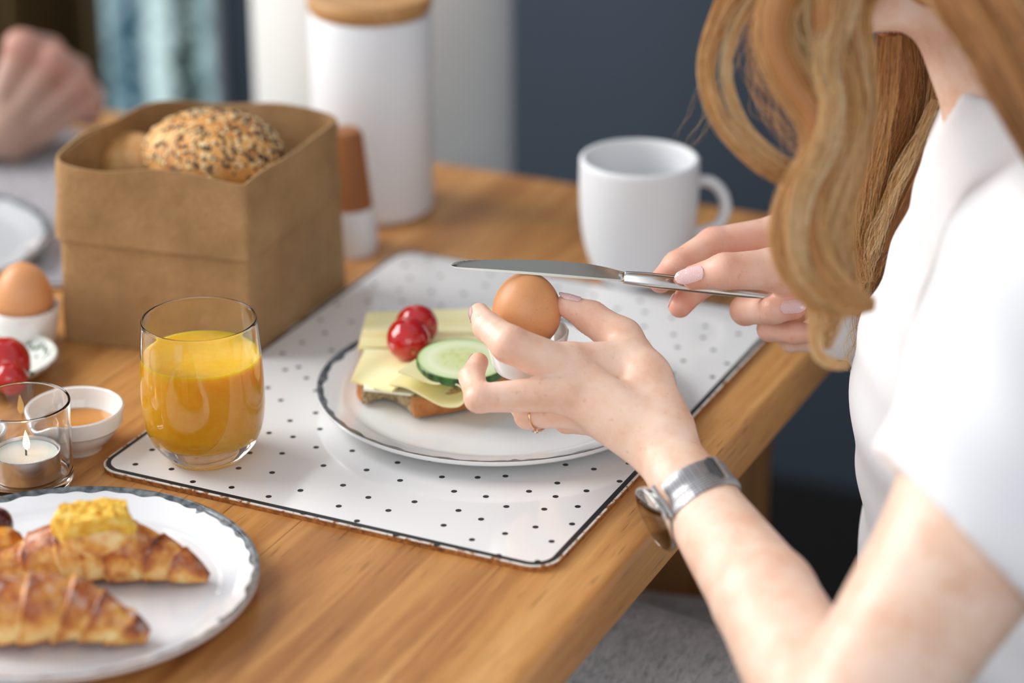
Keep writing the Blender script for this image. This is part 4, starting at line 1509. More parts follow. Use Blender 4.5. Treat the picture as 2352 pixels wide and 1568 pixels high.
# --- nails
nailm = M('pearly_pink_nail_polish', srgb(226, 190, 190), 0.08, Coat_Weight=0.8)
nailm.link(nailm.ramp(nailm.noise(nailm.coord(), 1600, 1), [(0.62, srgb(226, 190, 190)), (0.78, srgb(250, 240, 236))]), 'Base Color')
nailm = nailm.m


def nail(tip, base, nrm, r_, ln, wd, over=0.0025, rb=None):
    """plate lying on the back of the fingertip: tip/base of the last phalanx, nrm the dorsal direction"""
    t = Vector(tip - base).normalized()
    n_ = Vector(nrm); n_ = (n_ - t * n_.dot(t)).normalized()
    b = t.cross(n_)
    c_ = Vector(tip)
    tip_len = float(np.linalg.norm(tip - base))
    g_ = []
    for i in range(15):
        u = i / 14
        along = -ln * 0.55 + (ln + over) * u
        wdt = wd * (0.82 + 0.18 * math.sin(math.pi * min(1, u * 1.2) * 0.5)) * (1 if u < 0.5 else math.sqrt(max(0.02, 1 - ((u - 0.5) / 0.505) ** 2))) * (1 if u > 0.12 else math.sqrt(max(0.05, 1 - ((0.12 - u) / 0.13) ** 2)))
        row = []
        for j in range(11):
            a = (j / 10 - 0.5) * 2
            rr = r_ * 1.03 + ((rb or r_) - r_) * max(-0.25, -along / (tip_len)) + 0.0004
            th = a * wdt / rr
            dep = rr * math.cos(th) - (0.0016 * max(0, u - 0.45) ** 2 * 3.3)
            row.append(c_ + t * along + b * (rr * math.sin(th)) + n_ * dep)
        g_.append(row)
    return sheet('fingernail', g_, 0.0006, nailm, body)


cup = np.array(cU); rt = np.array(cR); fw = np.array(cF)
nail(LH['thumb'][2][0], LH['thumb'][1][0], cup * 1.0 - fw * 0.35 + rt * 0.1, LH['thumb'][2][1], 0.0095, 0.0056, 0.0035, rb=LH['thumb'][1][1])
nail(LH['index'][3][0], LH['index'][2][0], -rt * 1.0 - fw * 0.25 - cup * 0.1, LH['index'][3][1], 0.008, 0.0048, 0.002, rb=LH['index'][2][1])
nail(LH['middle'][3][0], LH['middle'][2][0], -rt * 0.9 + fw * 0.5 + cup * 0.3, LH['middle'][3][1], 0.0075, 0.0045, 0.002, rb=LH['middle'][2][1])
nail(RH['thumb'][2][0], RH['thumb'][1][0], -fw * 1.0 + cup * 0.28, RH['thumb'][2][1], 0.0130, 0.0054, 0.0048, rb=RH['thumb'][1][1])
nail(RH['ring'][3][0], RH['ring'][2][0], -fw * 1.0 + cup * 0.15, RH['ring'][3][1], 0.0110, 0.0046, 0.0046, rb=RH['ring'][2][1])
nail(RH['middle'][3][0], RH['middle'][2][0], -rt * 1.0 - fw * 0.25, RH['middle'][3][1], 0.008, 0.0042, 0.0014, rb=RH['middle'][2][1])

# --- shirt: a thin shell over the trunk and the upper left arm
shirtm = M('white_cotton_jersey', srgb(240, 240, 243), 0.85, Sheen_Weight=0.2, Subsurface_Weight=0.1, Subsurface_Scale=0.01)
shirtm.bump(shirtm.noise(shirtm.coord(), 900, 2), 0.15, 0.0004)
shirtm = shirtm.m
UA = np.array(D(2235, 1230, 1.185))
hemc = np.array(D(2215, 1120, 1.18))
armd = (SL[0] - UA); armd /= np.linalg.norm(armd)
hemn = np.array(cU) * 0.66 + np.array(cR) * 0.75; hemn /= np.linalg.norm(hemn)
hemp = np.array(D(2180, 1175, 1.135))


CP1 = np.array(D(2228, 206, 1.28))
CN1 = np.array(-0.93 * cR + 0.36 * cU, np.float32)
CN2 = np.array(0.6 * cR + 0.8 * cU, np.float32)


def shirt_sdf(p):
    wr_ = 0.0022 * np.sin(p[:, 2] * 55 + 18 * p[:, 0] + 14 * p[:, 1]) * np.sin(p[:, 1] * 31 + p[:, 2] * 12) + 0.0013 * np.sin(p[:, 2] * 120 + p[:, 0] * 80)
    t_ = trunk(p, 0.011)
    sl = smin(seg(p, UA * 1.0, SL[0], 0.0585, 0.058), seg(p, SL[0], SL[0] + [0.0, 0.05, 0.02], 0.058, 0.05), 0.02)
    sl = np.maximum(sl, -((p - hemp) @ hemn.astype(np.float32)))
    sr = seg(p, SR[0] * 0.6 + ER[0] * 0.4, SR[0], 0.060, 0.060)
    o_ = smin(smin(t_, sl, 0.012), sr, 0.02) + wr_
    inner = -(o_ + 0.0075)
    wb = woman_sdf(p)
    tight = np.maximum(wb - 0.005, -((p - hemp) @ hemn.astype(np.float32)) * (np.where(p[:, 1] < 1.235, 1, 0)) - np.where(p[:, 1] < 1.235, 0, 1))
    tight = np.maximum(tight, -seg(p, NEB, HEA, 0.075, 0.09))
    tight = np.maximum(tight, seg(p, CHE, (SL[0] + SR[0]) / 2, 0.24, 0.24))
    o_ = smin(o_, tight, 0.006)
    cl = seg(p, NEB + [0, 0, -0.03], NEB * 0.6 + HEA * 0.4, 0.056, 0.055)
    cl = np.maximum(cl, (p - CP1) @ CN1)
    cl = np.maximum(cl, (p - CP1) @ CN2)
    o_ = smin(o_, cl, 0.006)
    d = np.maximum(o_, -(wb + 0.0012))
    up = np.where(np.linalg.norm(p - NEB, axis=1) < 0.14, np.maximum((p - CP1) @ CN1, (p - CP1) @ CN2 - 0.004), -1.0)
    d = np.maximum(d, np.where(seg(p, NEB, HEA, 0.07, 0.09) < 0, up, -1.0))
    return np.maximum(d, (TZ - 0.27) - p[:, 2])


lo, hi = bbox([HIP - [0, 0.1, 0.05], HIP + [0, 0.1, 0], NEB, SL[0], SR[0], UA, SR[0] * 0.6 + ER[0] * 0.4], 0.12)
vS, fS = nets(shirt_sdf, lo, hi, 0.0033, 2)
mesh_obj('shirt', vS, fS, shirtm, woman)

# --- grey trousers
trm = M('grey_melange_wool', srgb(126, 127, 129), 0.95, Sheen_Weight=0.3)
tv = trm.coord((1, 0.35, 1))
t1 = trm.noise(tv, 260, 3, 0.7); t2 = trm.noise(trm.coord((1, 1, 1)), 40, 3)
trm.link(trm.mix(trm.ramp(t2, [(0.35, 0.25), (0.65, 0.0)]), trm.ramp(t1, [(0.30, srgb(150, 151, 154)), (0.5, srgb(184, 185, 188)), (0.66, srgb(200, 201, 204))]), srgb(84, 85, 90)), 'Base Color')
trm.bump(t1, 0.4, 0.0008)


def trouser_sdf(p):
    wr_ = 0.003 * np.sin(p[:, 0] * 40 + p[:, 2] * 30) * np.sin(p[:, 1] * 35)
    X, Y = np.array([1, 0, 0]), np.array([0, 1, 0])
    d = seg(p, HIP - Y * 0.07, HIP + Y * 0.07, 0.117, 0.117)
    d = smin(d, legs(p, 0.011), 0.03) + wr_
    d = np.minimum(d, np.maximum(woman_sdf(p) - 0.004, seg(p, HIP, HIP + [-0.12, 0, -0.02], 0.20, 0.16)))
    d = np.maximum(d, np.where(p[:, 0] > HIP[0] - 0.07, p[:, 2] - (TZ - 0.12), -1.0))
    return np.maximum(d, 0.13 - p[:, 2])


lo, hi = bbox([HIP, KNL, KNR, [-0.66, 1.2, 0.1]], 0.14)
vT, fT = nets(trouser_sdf, lo, hi, 0.006, 2)
mesh_obj('trousers', vT, fT, trm.m, woman)


# ------------------------------------------------------------------ hair
hairm = M('strawberry_blond_hair', srgb(200, 146, 86), 0.38, Specular_IOR_Level=0.6, Sheen_Weight=0.15)
ht = hairm.node('ShaderNodeAttribute', attribute_name='tone').outputs['Fac']
hairm.link(hairm.ramp(ht, [(0.0, srgb(140, 88, 44)), (0.3, srgb(192, 134, 70)), (0.6, srgb(226, 172, 102)), (1.0, srgb(244, 216, 168))]), 'Base Color')
hairm = hairm.m
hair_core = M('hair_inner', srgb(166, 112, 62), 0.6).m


def lock(px, strands, seed, core=0.62, tone=0.5, frizz=0.0012, thick=0.00021, spread=1.0, curl=0.0):
    """px: (x, y, axial, radius px) along the lock"""
    r0 = np.random.default_rng(seed)
    G = spline([(*D(x, y, a), r_ * a / FPX) for x, y, a, r_ in px], 34 if px[0][1] > -300 else 42)
    n = len(G)
    Tn = np.gradient(G[:, :3], axis=0); Tn /= np.linalg.norm(Tn, axis=1, keepdims=True)
    vw = G[:, :3] - np.array(cO); vw /= np.linalg.norm(vw, axis=1, keepdims=True)
    A = np.cross(Tn, vw); A /= np.linalg.norm(A, axis=1, keepdims=True)
    Bn = np.cross(Tn, A)
    K = strands
    ang = r0.uniform(0, 2 * np.pi, K); rad_ = np.sqrt(r0.uniform(0.02, 1, K)) * spread
    clump = r0.integers(0, 9, K)
    ca, cr2_ = r0.uniform(0, 2 * np.pi, 9), r0.uniform(0.1, 0.8, 9)
    u0 = 0.55 * rad_ * np.cos(ang) + 0.5 * cr2_[clump] * np.cos(ca[clump])
    v0 = 0.55 * rad_ * np.sin(ang) + 0.5 * cr2_[clump] * np.sin(ca[clump])
    s = np.linspace(0, 1, n)
    ph1, ph2 = r0.uniform(0, 6.28, (2, K)); fr = r0.uniform(1.5, 4, K)
    tw = curl * s[None] * 6.28
    U = (u0[:, None] * np.cos(tw) - v0[:, None] * np.sin(tw)) * G[None, :, 3] + frizz * np.sin(fr[:, None] * s[None] * 6.28 + ph1[:, None]) * s[None] ** 0.5
    W = (u0[:, None] * np.sin(tw) + v0[:, None] * np.cos(tw)) * G[None, :, 3] * 0.8 + frizz * np.sin(fr[:, None] * 1.3 * s[None] * 6.28 + ph2[:, None]) * s[None] ** 0.5
    P = G[None, :, :3] + U[..., None] * A[None] + W[..., None] * Bn[None]
    th = thick * (1.0 - 0.75 * s ** 6)[None, :, None, None] * r0.uniform(0.7, 1.3, (K, 1, 1, 1))
    a3 = np.array([0, 2.094, 4.189])
    ring = np.cos(a3)[None, None, :, None] * A[None, :, None] + np.sin(a3)[None, None, :, None] * Bn[None, :, None]
    V = (P[:, :, None] + th * ring).reshape(-1, 3)
    base = (np.arange(K) * n * 3)[:, None, None] + (np.arange(n - 1) * 3)[None, :, None]
    k0 = np.array([0, 1, 2]); k1 = np.array([1, 2, 0])
    F = np.stack([base + k0, base + k1, base + 3 + k1, base + 3 + k0], -1).reshape(-1, 4)
    ct2 = r0.normal(size=9)
    tn = np.clip(tone + 0.16 * r0.normal(size=K) + 0.24 * ct2[clump], 0, 1)
    o = mesh_obj('hair_lock', V, F, hairm, woman)
    vattr(o, 'tone', np.repeat(tn, n * 3))
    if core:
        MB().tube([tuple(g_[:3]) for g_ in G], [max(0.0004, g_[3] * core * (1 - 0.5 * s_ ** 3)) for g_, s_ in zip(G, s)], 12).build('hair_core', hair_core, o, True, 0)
    return o


L = lock
L([(2014, -680, 1.30, 20), (1892, -430, 1.270, 36), (1790, -120, 1.29, 40), (1700, -30, 1.285, 40), (1645, 70, 1.28, 30), (1625, 170, 1.275, 26), (1650, 265, 1.27, 26), (1705, 335, 1.27, 26), (1770, 385, 1.27, 28), (1850, 425, 1.275, 28)], 420, 1, 0.5, 0.66, 0.0010)
L([(2022, -680, 1.30, 23), (1908, -430, 1.270, 41), (1830, -120, 1.29, 46), (1720, 0, 1.285, 26), (1672, 110, 1.28, 16), (1672, 200, 1.277, 14), (1700, 280, 1.277, 14), (1760, 345, 1.277, 15), (1830, 390, 1.28, 16)], 170, 31, 0, 0.75, 0.0014)
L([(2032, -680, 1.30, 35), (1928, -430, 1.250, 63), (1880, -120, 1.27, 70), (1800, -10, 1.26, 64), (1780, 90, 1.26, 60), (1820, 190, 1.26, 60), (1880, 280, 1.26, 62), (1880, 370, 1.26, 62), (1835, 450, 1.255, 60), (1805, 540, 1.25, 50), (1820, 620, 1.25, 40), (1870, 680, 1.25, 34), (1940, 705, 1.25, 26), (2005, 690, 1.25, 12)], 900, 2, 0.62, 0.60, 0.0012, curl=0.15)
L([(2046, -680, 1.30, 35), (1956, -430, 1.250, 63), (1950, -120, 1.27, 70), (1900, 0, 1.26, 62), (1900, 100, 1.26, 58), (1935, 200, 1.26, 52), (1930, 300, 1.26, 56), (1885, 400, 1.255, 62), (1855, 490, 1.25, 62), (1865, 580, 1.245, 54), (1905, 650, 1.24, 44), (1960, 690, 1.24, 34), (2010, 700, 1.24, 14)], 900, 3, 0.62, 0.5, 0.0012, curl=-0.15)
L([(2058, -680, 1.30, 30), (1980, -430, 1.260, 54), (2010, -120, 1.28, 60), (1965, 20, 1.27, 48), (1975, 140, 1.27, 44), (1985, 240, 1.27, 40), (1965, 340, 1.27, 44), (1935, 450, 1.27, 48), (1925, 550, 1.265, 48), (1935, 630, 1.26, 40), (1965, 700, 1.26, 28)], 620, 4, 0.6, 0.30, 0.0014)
L([(1815, 430, 1.262, 36), (1800, 520, 1.26, 36), (1826, 620, 1.258, 32), (1868, 700, 1.258, 24), (1872, 770, 1.258, 19), (1880, 815, 1.258, 16), (1920, 838, 1.258, 12), (1950, 836, 1.258, 8)], 380, 5, 0.45, 0.66, 0.0010)
L([(1930, 520, 1.30, 40), (1925, 620, 1.30, 40), (1920, 700, 1.30, 34), (1900, 760, 1.30, 24), (1890, 800, 1.30, 12)], 200, 6, 0.0, 0.62, 0.003)
# finer, sharper hair against the far shoulder
L([(2110, 60, 1.40, 60), (2130, 190, 1.40, 60), (2085, 300, 1.405, 60), (2040, 410, 1.41, 55), (2005, 520, 1.415, 50), (1985, 620, 1.42, 42), (1970, 700, 1.42, 30)], 520, 7, 0.55, 0.36, 0.0018, 0.00016)
L([(2160, 160, 1.385, 40), (2140, 290, 1.39, 42), (2085, 410, 1.40, 42), (2040, 520, 1.41, 40), (2000, 620, 1.42, 34), (1955, 720, 1.42, 26)], 300, 8, 0.35, 0.56, 0.0022, 0.00015)
L([(2040, 80, 1.36, 40), (2030, 200, 1.37, 40), (2010, 320, 1.38, 44), (1985, 440, 1.39, 46), (1975, 560, 1.40, 40), (1985, 650, 1.40, 26)], 380, 9, 0.5, 0.5, 0.0018, 0.00016)
L([(2200, 170, 1.375, 36), (2165, 300, 1.38, 44), (2110, 420, 1.385, 48), (2055, 540, 1.395, 46), (2010, 640, 1.405, 40), (1985, 730, 1.41, 30)], 420, 21, 0.55, 0.34, 0.002, 0.00016)
L([(2030, -680, 1.30, 60), (1924, -430, 1.255, 108), (1870, -120, 1.275, 120), (1850, 0, 1.27, 115), (1870, 110, 1.27, 100), (1915, 220, 1.27, 80), (1915, 330, 1.265, 90), (1880, 430, 1.262, 100), (1870, 530, 1.26, 95), (1880, 630, 1.258, 60), (1920, 700, 1.258, 20)], 620, 22, 0, 0.66, 0.003, 0.00017)
L([(2048, -680, 1.30, 35), (1960, -430, 1.242, 63), (1960, -120, 1.262, 70), (1935, 20, 1.26, 60), (1900, 130, 1.255, 56), (1915, 240, 1.25, 40), (1900, 330, 1.25, 44), (1850, 430, 1.245, 44), (1832, 540, 1.242, 38), (1850, 630, 1.242, 26), (1900, 690, 1.242, 10)], 420, 23, 0.3, 0.68, 0.0016)
L([(2075, 60, 1.385, 50), (2085, 180, 1.39, 56), (2065, 300, 1.40, 56), (2025, 420, 1.41, 50), (1995, 540, 1.41, 44)], 420, 24, 0.5, 0.24, 0.0022, 0.00016)
L([(2150, 230, 1.37, 14), (2110, 320, 1.375, 18), (2060, 420, 1.38, 20), (2020, 520, 1.39, 20), (1990, 620, 1.40, 18), (1960, 710, 1.41, 14)], 120, 25, 0, 0.85, 0.003, 0.00013)
# loose wisps
L([(1760, -60, 1.30, 60), (1735, 90, 1.30, 46), (1745, 200, 1.30, 40), (1800, 300, 1.30, 36), (1870, 350, 1.30, 30)], 60, 10, 0, 0.72, 0.005, 0.00011)
L([(1700, 60, 1.31, 60), (1640, 170, 1.32, 60), (1600, 260, 1.33, 60), (1560, 330, 1.34, 50)], 10, 11, 0, 0.6, 0.0008, 0.00007)
L([(2040, 560, 1.40, 50), (1985, 660, 1.41, 40), (1960, 760, 1.42, 36), (1935, 850, 1.42, 40)], 40, 12, 0, 0.75, 0.003, 0.0001)
# hair falling behind the neck over the back
L([(2075, -640, 1.27, 45), (2070, -420, 1.225, 81), (2110, -160, 1.22, 90), (2190, -20, 1.20, 80), (2260, 90, 1.19, 72), (2330, 220, 1.18, 70), (2400, 350, 1.18, 66), (2460, 480, 1.18, 50)], 900, 13, 0.65, 0.45, 0.0012)
L([(2075, -640, 1.27, 45), (2070, -420, 1.225, 81), (2220, -160, 1.22, 90), (2290, -20, 1.20, 90), (2350, 90, 1.19, 84), (2410, 220, 1.18, 80), (2470, 370, 1.18, 70)], 800, 14, 0.65, 0.36, 0.0012)
L([(2068, -680, 1.30, 30), (2000, -430, 1.230, 54), (2060, -180, 1.25, 60), (2130, -60, 1.235, 50), (2200, 50, 1.225, 40), (2270, 160, 1.21, 34), (2340, 260, 1.20, 26)], 380, 15, 0.5, 0.5, 0.0012)
# hair over the crown (above the frame)
kc = 3000
rk_ = np.random.default_rng(77)
az = rk_.uniform(0, 2 * np.pi, kc); n_ = 18
v, f = ICO5
hv = v * (1 + 0.03 * fnoise(v, 3, 1.2, 2))[:, None] * [0.108, 0.098, 0.104] + list(HEA + np.array([0.018, 0, 0.016]))
keep = ~((v[f].mean(1)[:, 0] < -0.35) & (v[f].mean(1)[:, 2] < 0.45))
o = mesh_obj('hair_crown', hv, f[keep], hairm, woman)
vattr(o, 'tone', 0.40 + 0.2 * fnoise(v * [1, 6, 1], 9, 0.8, 2))
tt_ = np.linspace(0.06, 1, n_)[None] * np.where(np.cos(az) < -0.45, 1.25, 2.05)[:, None] * rk_.uniform(0.9, 1.05, (kc, 1))
aw = az[:, None] + 0.05 * np.sin(tt_ * 5 + az[:, None] * 9)
lift = 1.01 + 0.03 * rk_.random((kc, 1)) + 0.012 * np.sin(az[:, None] * 14)
P_ = np.stack([np.sin(tt_) * np.cos(aw) * 0.110 * lift, np.sin(tt_) * np.sin(aw) * 0.100 * lift, np.cos(tt_) * 0.106 * lift], -1) + (HEA + np.array([0.018, 0, 0.016]))
nr = P_ - HEA; nr /= np.linalg.norm(nr, axis=2, keepdims=True)
tg_ = np.gradient(P_, axis=1); sd = np.cross(tg_, nr); sd /= np.linalg.norm(sd, axis=2, keepdims=True) + 1e-9
V = np.stack([P_ + sd * 0.0004, P_ - sd * 0.0004, P_ + nr * 0.0004], 2).reshape(-1, 3)
base = (np.arange(kc) * n_ * 3)[:, None, None] + (np.arange(n_ - 1) * 3)[None, :, None]
k0, k1 = np.array([0, 1, 2]), np.array([1, 2, 0])
o2 = mesh_obj('crown_strands', V, np.stack([base + k0, base + k1, base + 3 + k1, base + 3 + k0], -1).reshape(-1, 4), hairm, woman)
o2['kind'] = 'stuff'
vattr(o2, 'tone', np.repeat(np.clip(0.48 + 0.18 * rk_.normal(size=kc) + 0.12 * np.sin(az * 17), 0, 1), n_ * 3))

# ------------------------------------------------------------------ table knife
kn = empty('table_knife', D(1430, 634, 1.432), 'polished table knife held level above the egg', 'knife')
axk = lambda x: 1.418 + (x - 1037) * (1.438 - 1.418) / 760
top_e = spline([(1036, 608), (1044, 602), (1070, 598), (1150, 595), (1250, 597), (1330, 603), (1390, 613), (1424, 622)], 60)
bot_e = spline([(1037, 609), (1043, 614), (1065, 618), (1150, 625), (1250, 633), (1340, 640), (1426, 646)], 60)
v, f = [], []
n = 60
thk = [0.0003, 0.00075, 0.0010, 0.0008]
cols = 7
for side in (0, 1):
    for i in range(n):
        for j in range(cols):
            t = j / (cols - 1)
            x = top_e[i][0] * (1 - t) + bot_e[i][0] * t
            y = top_e[i][1] * (1 - t) + bot_e[i][1] * t
            if j == 0 and x < 1330: y += 0.9 * (i % 2)
            tt = np.interp(t, [0, 0.35, 0.80, 0.86, 1], [0.0002, 0.0006, 0.0008, 0.0009, 0.00015])
            v.append(D(x, y, axk(x) + (tt if side else -tt) + 0.004 * (0.5 - t)))
m_ = n * cols
for i in range(n - 1):
    for j in range(cols - 1):
        a = i * cols + j
        f += [(a, a + 1, a + cols + 1, a + cols), (m_ + a, m_ + a + cols, m_ + a + cols + 1, m_ + a + 1)]
rim = [j for j in range(cols)] + [i * cols + cols - 1 for i in range(1, n)] + [(n - 1) * cols + j for j in range(cols - 2, -1, -1)] + [i * cols for i in range(n - 2, 0, -1)]
for k in range(len(rim)): f.append((rim[k], rim[(k + 1) % len(rim)], m_ + rim[(k + 1) % len(rim)], m_ + rim[k]))
sharp(mesh_obj('blade', v, f, M('knife_blade_steel', srgb(160, 160, 154), 0.22, Metallic=1.0).m, kn), 20)


def bar(name, stations, mat, parent, n=20, pw=2.6, dep=0.6):
    """superellipse bar along (x, y, axial, half height px) stations"""
    S = spline([(*D(x, y, a), h_ * a / FPX) for x, y, a, h_ in stations], 40)
    v, f = [], []
    for i, s_ in enumerate(S):
        t = Vector(S[min(i + 1, 39), :3] - S[max(i - 1, 0), :3]).normalized()
        b = (cF - t * cF.dot(t)).normalized(); u = b.cross(t)
        for k in range(n):
            a = 2 * math.pi * k / n
            cx, cy = math.cos(a), math.sin(a)
            cx = math.copysign(abs(cx) ** (2 / pw), cx); cy = math.copysign(abs(cy) ** (2 / pw), cy)
            v.append(Vector(s_[:3]) + u * cy * s_[3] + b * cx * s_[3] * dep)
    for i in range(39):
        for k in range(n): f.append((i * n + k, i * n + (k + 1) % n, (i + 1) * n + (k + 1) % n, (i + 1) * n + k))
    f += [tuple(range(n))[::-1], tuple(39 * n + k for k in range(n))]
    return sharp(mesh_obj(name, v, f, mat, parent), 40)


bar('collar', [(1420, 634, 1.4285, 12.5), (1428, 635, 1.4287, 12), (1434, 635.5, 1.4289, 11)], steel, kn, 20, 2.4, 0.4)
bar('handle', [(1433, 637, 1.4290, 13), (1442, 638, 1.4292, 15.5), (1500, 644, 1.4308, 17.5), (1570, 652, 1.4326, 16.5), (1650, 663, 1.4347, 14.5), (1730, 674, 1.4368, 11), (1790, 682, 1.438, 7)], steel, kn, 24, 3.0, 0.5)
mb = MB()
for i, x in enumerate((1371, 1375, 1379.5, 1386, 1390, 1394)):
    p_ = [D(x + dx_, 632.5 + dy_ + (x - 1371) * 0.03, axk(x) - 0.00105 + 0.004 * (0.5 - 0.6)) for dx_, dy_ in ((-1.1, -2), (1.1, -2), (1.1, 2), (-1.1, 2))]
    mb.add(p_ + [q_ + cF * 0.0003 for q_ in p_], [(0, 3, 2, 1), (4, 5, 6, 7), (0, 1, 5, 4), (1, 2, 6, 5), (2, 3, 7, 6), (3, 0, 4, 7)])
mb.build('etched_mark', M('etched_grey', srgb(120, 120, 116), 0.5, Metallic=0.6).m, kn, False)

# ------------------------------------------------------------------ wristwatch
aL = Vector(FW[0] - WL[0]).normalized()
WC = Vector(WL[0]).lerp(Vector(FW[0]), 0.80)
e1 = aL.cross(-cF).normalized()
if e1.dot(cR) > 0: e1 = -e1
e2 = (-cF - aL * (-cF).dot(aL)).normalized()
aL = (aL - cF * aL.dot(cF) * 0.55).normalized()
e1 = aL.cross(-cF).normalized()
if e1.dot(cR) > 0: e1 = -e1
e2 = (-cF - aL * (-cF).dot(aL)).normalized()
wt_ = empty('wristwatch', WC, 'silver wristwatch with woven mesh band and dark mirrored dial', 'watch')


def wrist_r(c, d):
    ts = np.linspace(0.008, 0.045, 120).astype(np.float32)
    P_ = np.array(c, np.float32)[None] + ts[:, None] * np.array(d, np.float32)[None]
    s_ = lh_all(P_)
    i = np.argmax(s_ > 0)
    return float(ts[i])


bandm = M('woven_steel_mesh', srgb(180, 180, 182), 0.42, Metallic=0.75)
uvn = bandm.node('ShaderNodeAttribute', attribute_name='weave_u').outputs['Fac']
uv2 = bandm.node('ShaderNodeAttribute', attribute_name='weave_v').outputs['Fac']
cx_ = bandm.node('ShaderNodeCombineXYZ', {0: uvn, 1: uv2, 2: 0.0})
vor = bandm.node('ShaderNodeTexVoronoi', {'Vector': cx_.outputs[0], 'Scale': 1.0, 'Randomness': 0.0}).outputs['Distance']
bandm.link(bandm.ramp(vor, [(0.15, srgb(204, 204, 207)), (0.6, srgb(104, 104, 108))]), 'Base Color')
bandm.bump(vor, -0.8, 0.0006)
n = 90
hw_ = 0.0102
rows, us, vs = [], [], []
nw = 9
th0 = np.linspace(math.radians(60), math.radians(325), n)
v = []; per = 0
for i, t in enumerate(th0):
    d = e1 * math.cos(t) + e2 * math.sin(t)
    r_ = wrist_r(WC, d)
    per += r_ * (th0[1] - th0[0])
    row = []
    for j in range(nw):
        s_ = (j / (nw - 1) * 2 - 1)
        c_ = WC + aL * (s_ * hw_)
        rr = max(r_, wrist_r(c_, d)) + 0.0006 + 0.0013 * math.sqrt(max(0, 1 - s_ ** 6)) + 0.0002
        row.append(c_ + d * rr); us.append(per * 1000 / 1.9); vs.append(s_ * hw_ * 1000 / 1.9 + (0.5 if False else 0))
    rows.append(row)
band = sheet('mesh_band', rows, 0.0011, bandm.m, wt_)
vattr(band, 'weave_u', us + us); vattr(band, 'weave_v', vs + vs)
# round case whose dial looks down and away beside the wrist
dn = (e1 * 0.955 + e2 * 0.30).normalized()
DC = WC - aL * 0.0005 + dn * (max(wrist_r(WC + aL * q_, dn) for q_ in (-0.008, 0, 0.008)) + 0.0034)
Rw = Matrix((aL, dn.cross(aL), dn)).transposed()


def wlathe(name, prof, mat, par, sh=35, n=64):
    mb = MB().lathe((0, 0, 0), prof, n)
    mb.v = [Rw @ Vector(p_) + DC for p_ in mb.v]
    return mb.build(name, mat, par, True, sh)


case = wlathe('watch_case', [(0.00001, -0.0040), (0.0165, -0.0040), (0.0190, -0.0030), (0.0198, -0.001), (0.0196, 0.0002), (0.0184, 0.0005), (0.0183, 0.0001), (0.00001, 0.0001)], steel, wt_)
dialm = M('dark_mirrored_dial', (0.20, 0.165, 0.14), 0.03, Metallic=1.0)
wlathe('dial_glass', [(0.00001, -0.0006), (0.0181, -0.0006), (0.0182, 0.0003), (0.0176, 0.0007), (0.00001, 0.0009)], dialm.m, wt_)
for a_deg, up_ in ((47, 0.0016), (57, 0.0010)):
    d = e1 * math.cos(math.radians(a_deg)) + e2 * math.sin(math.radians(a_deg))
    rr = max(wrist_r(WC + aL * q_, d) for q_ in (-0.009, 0, 0.009)) + up_ + 0.0012
    MB().tube([WC - aL * 0.0105 + d * rr, WC + d * rr, WC + aL * 0.0105 + d * rr], 0.00135, 12).build('lug_bar', steel_soft, wt_)
# clasp on the far side of the wrist
ct_ = math.radians(152)
d = e1 * math.cos(ct_) + e2 * math.sin(ct_)
tg = (-e1 * math.sin(ct_) + e2 * math.cos(ct_))
rc_ = wrist_r(WC, d)
Rm = Matrix((aL, tg, d)).transposed()
MB().box((-0.0092, -0.0075, 0.0012), (0.0092, -0.0035, 0.0034), Rm, WC + d * rc_).build('clasp_bar', steel, wt_, False)
MB().box((-0.0088, -0.0120, 0.0006), (0.0088, -0.0080, 0.0030), Rm, WC + d * rc_).build('clasp_plate', M('dark_steel', srgb(90, 92, 94), 0.3, Metallic=1.0).m, wt_, False)

# ------------------------------------------------------------------ finger ring
a_, b_ = LH['ring'][0], LH['ring'][1]
fa = Vector(b_[0] - a_[0]).normalized()
tq = 0.80
rcn = Vector(a_[0]).lerp(Vector(b_[0]), tq); rrd = a_[1] * (1 - tq) + b_[1] * tq + 0.0007
rax = (fa + cR * 0.0 + cF * 0.55).normalized()
rg = empty('finger_ring', rcn, 'thin rose gold ring with one small stone on the hand holding the egg cup', 'ring')
v1 = rax.cross(cF).normalized(); v2 = rax.cross(v1)
pts = [rcn + (v1 * math.cos(t) + v2 * math.sin(t)) * rrd * 1.06 for t in np.linspace(0, 2 * math.pi, 49)]
MB().tube(pts, 0.00075, 10, False).build('band', rosegold, rg, True, 0)
gd = (-cU * 0.86 - cF * 0.45); gd = (gd - rax * gd.dot(rax)).normalized()
gc = rcn + gd * (rrd * 1.06 + 0.0012)
stone = M('clear_stone', (0.95, 0.95, 0.96), 0.02, Transmission_Weight=0.7, IOR=2.2)
v, f = icos(1)
mesh_obj('stone', v * 0.0015 + list(gc), f, stone.m, rg, False)
u1 = rax; u2 = gd.cross(rax)
for k in range(4):
    t = math.pi / 4 + k * math.pi / 2
    o_ = (u1 * math.cos(t) + u2 * math.sin(t)) * 0.0014
    MB().tube([gc + o_ * 0.6 - gd * 0.0016, gc + o_ * 1.15 + gd * 0.0006], [0.0005, 0.0004], 7).build('prong', rosegold, rg)

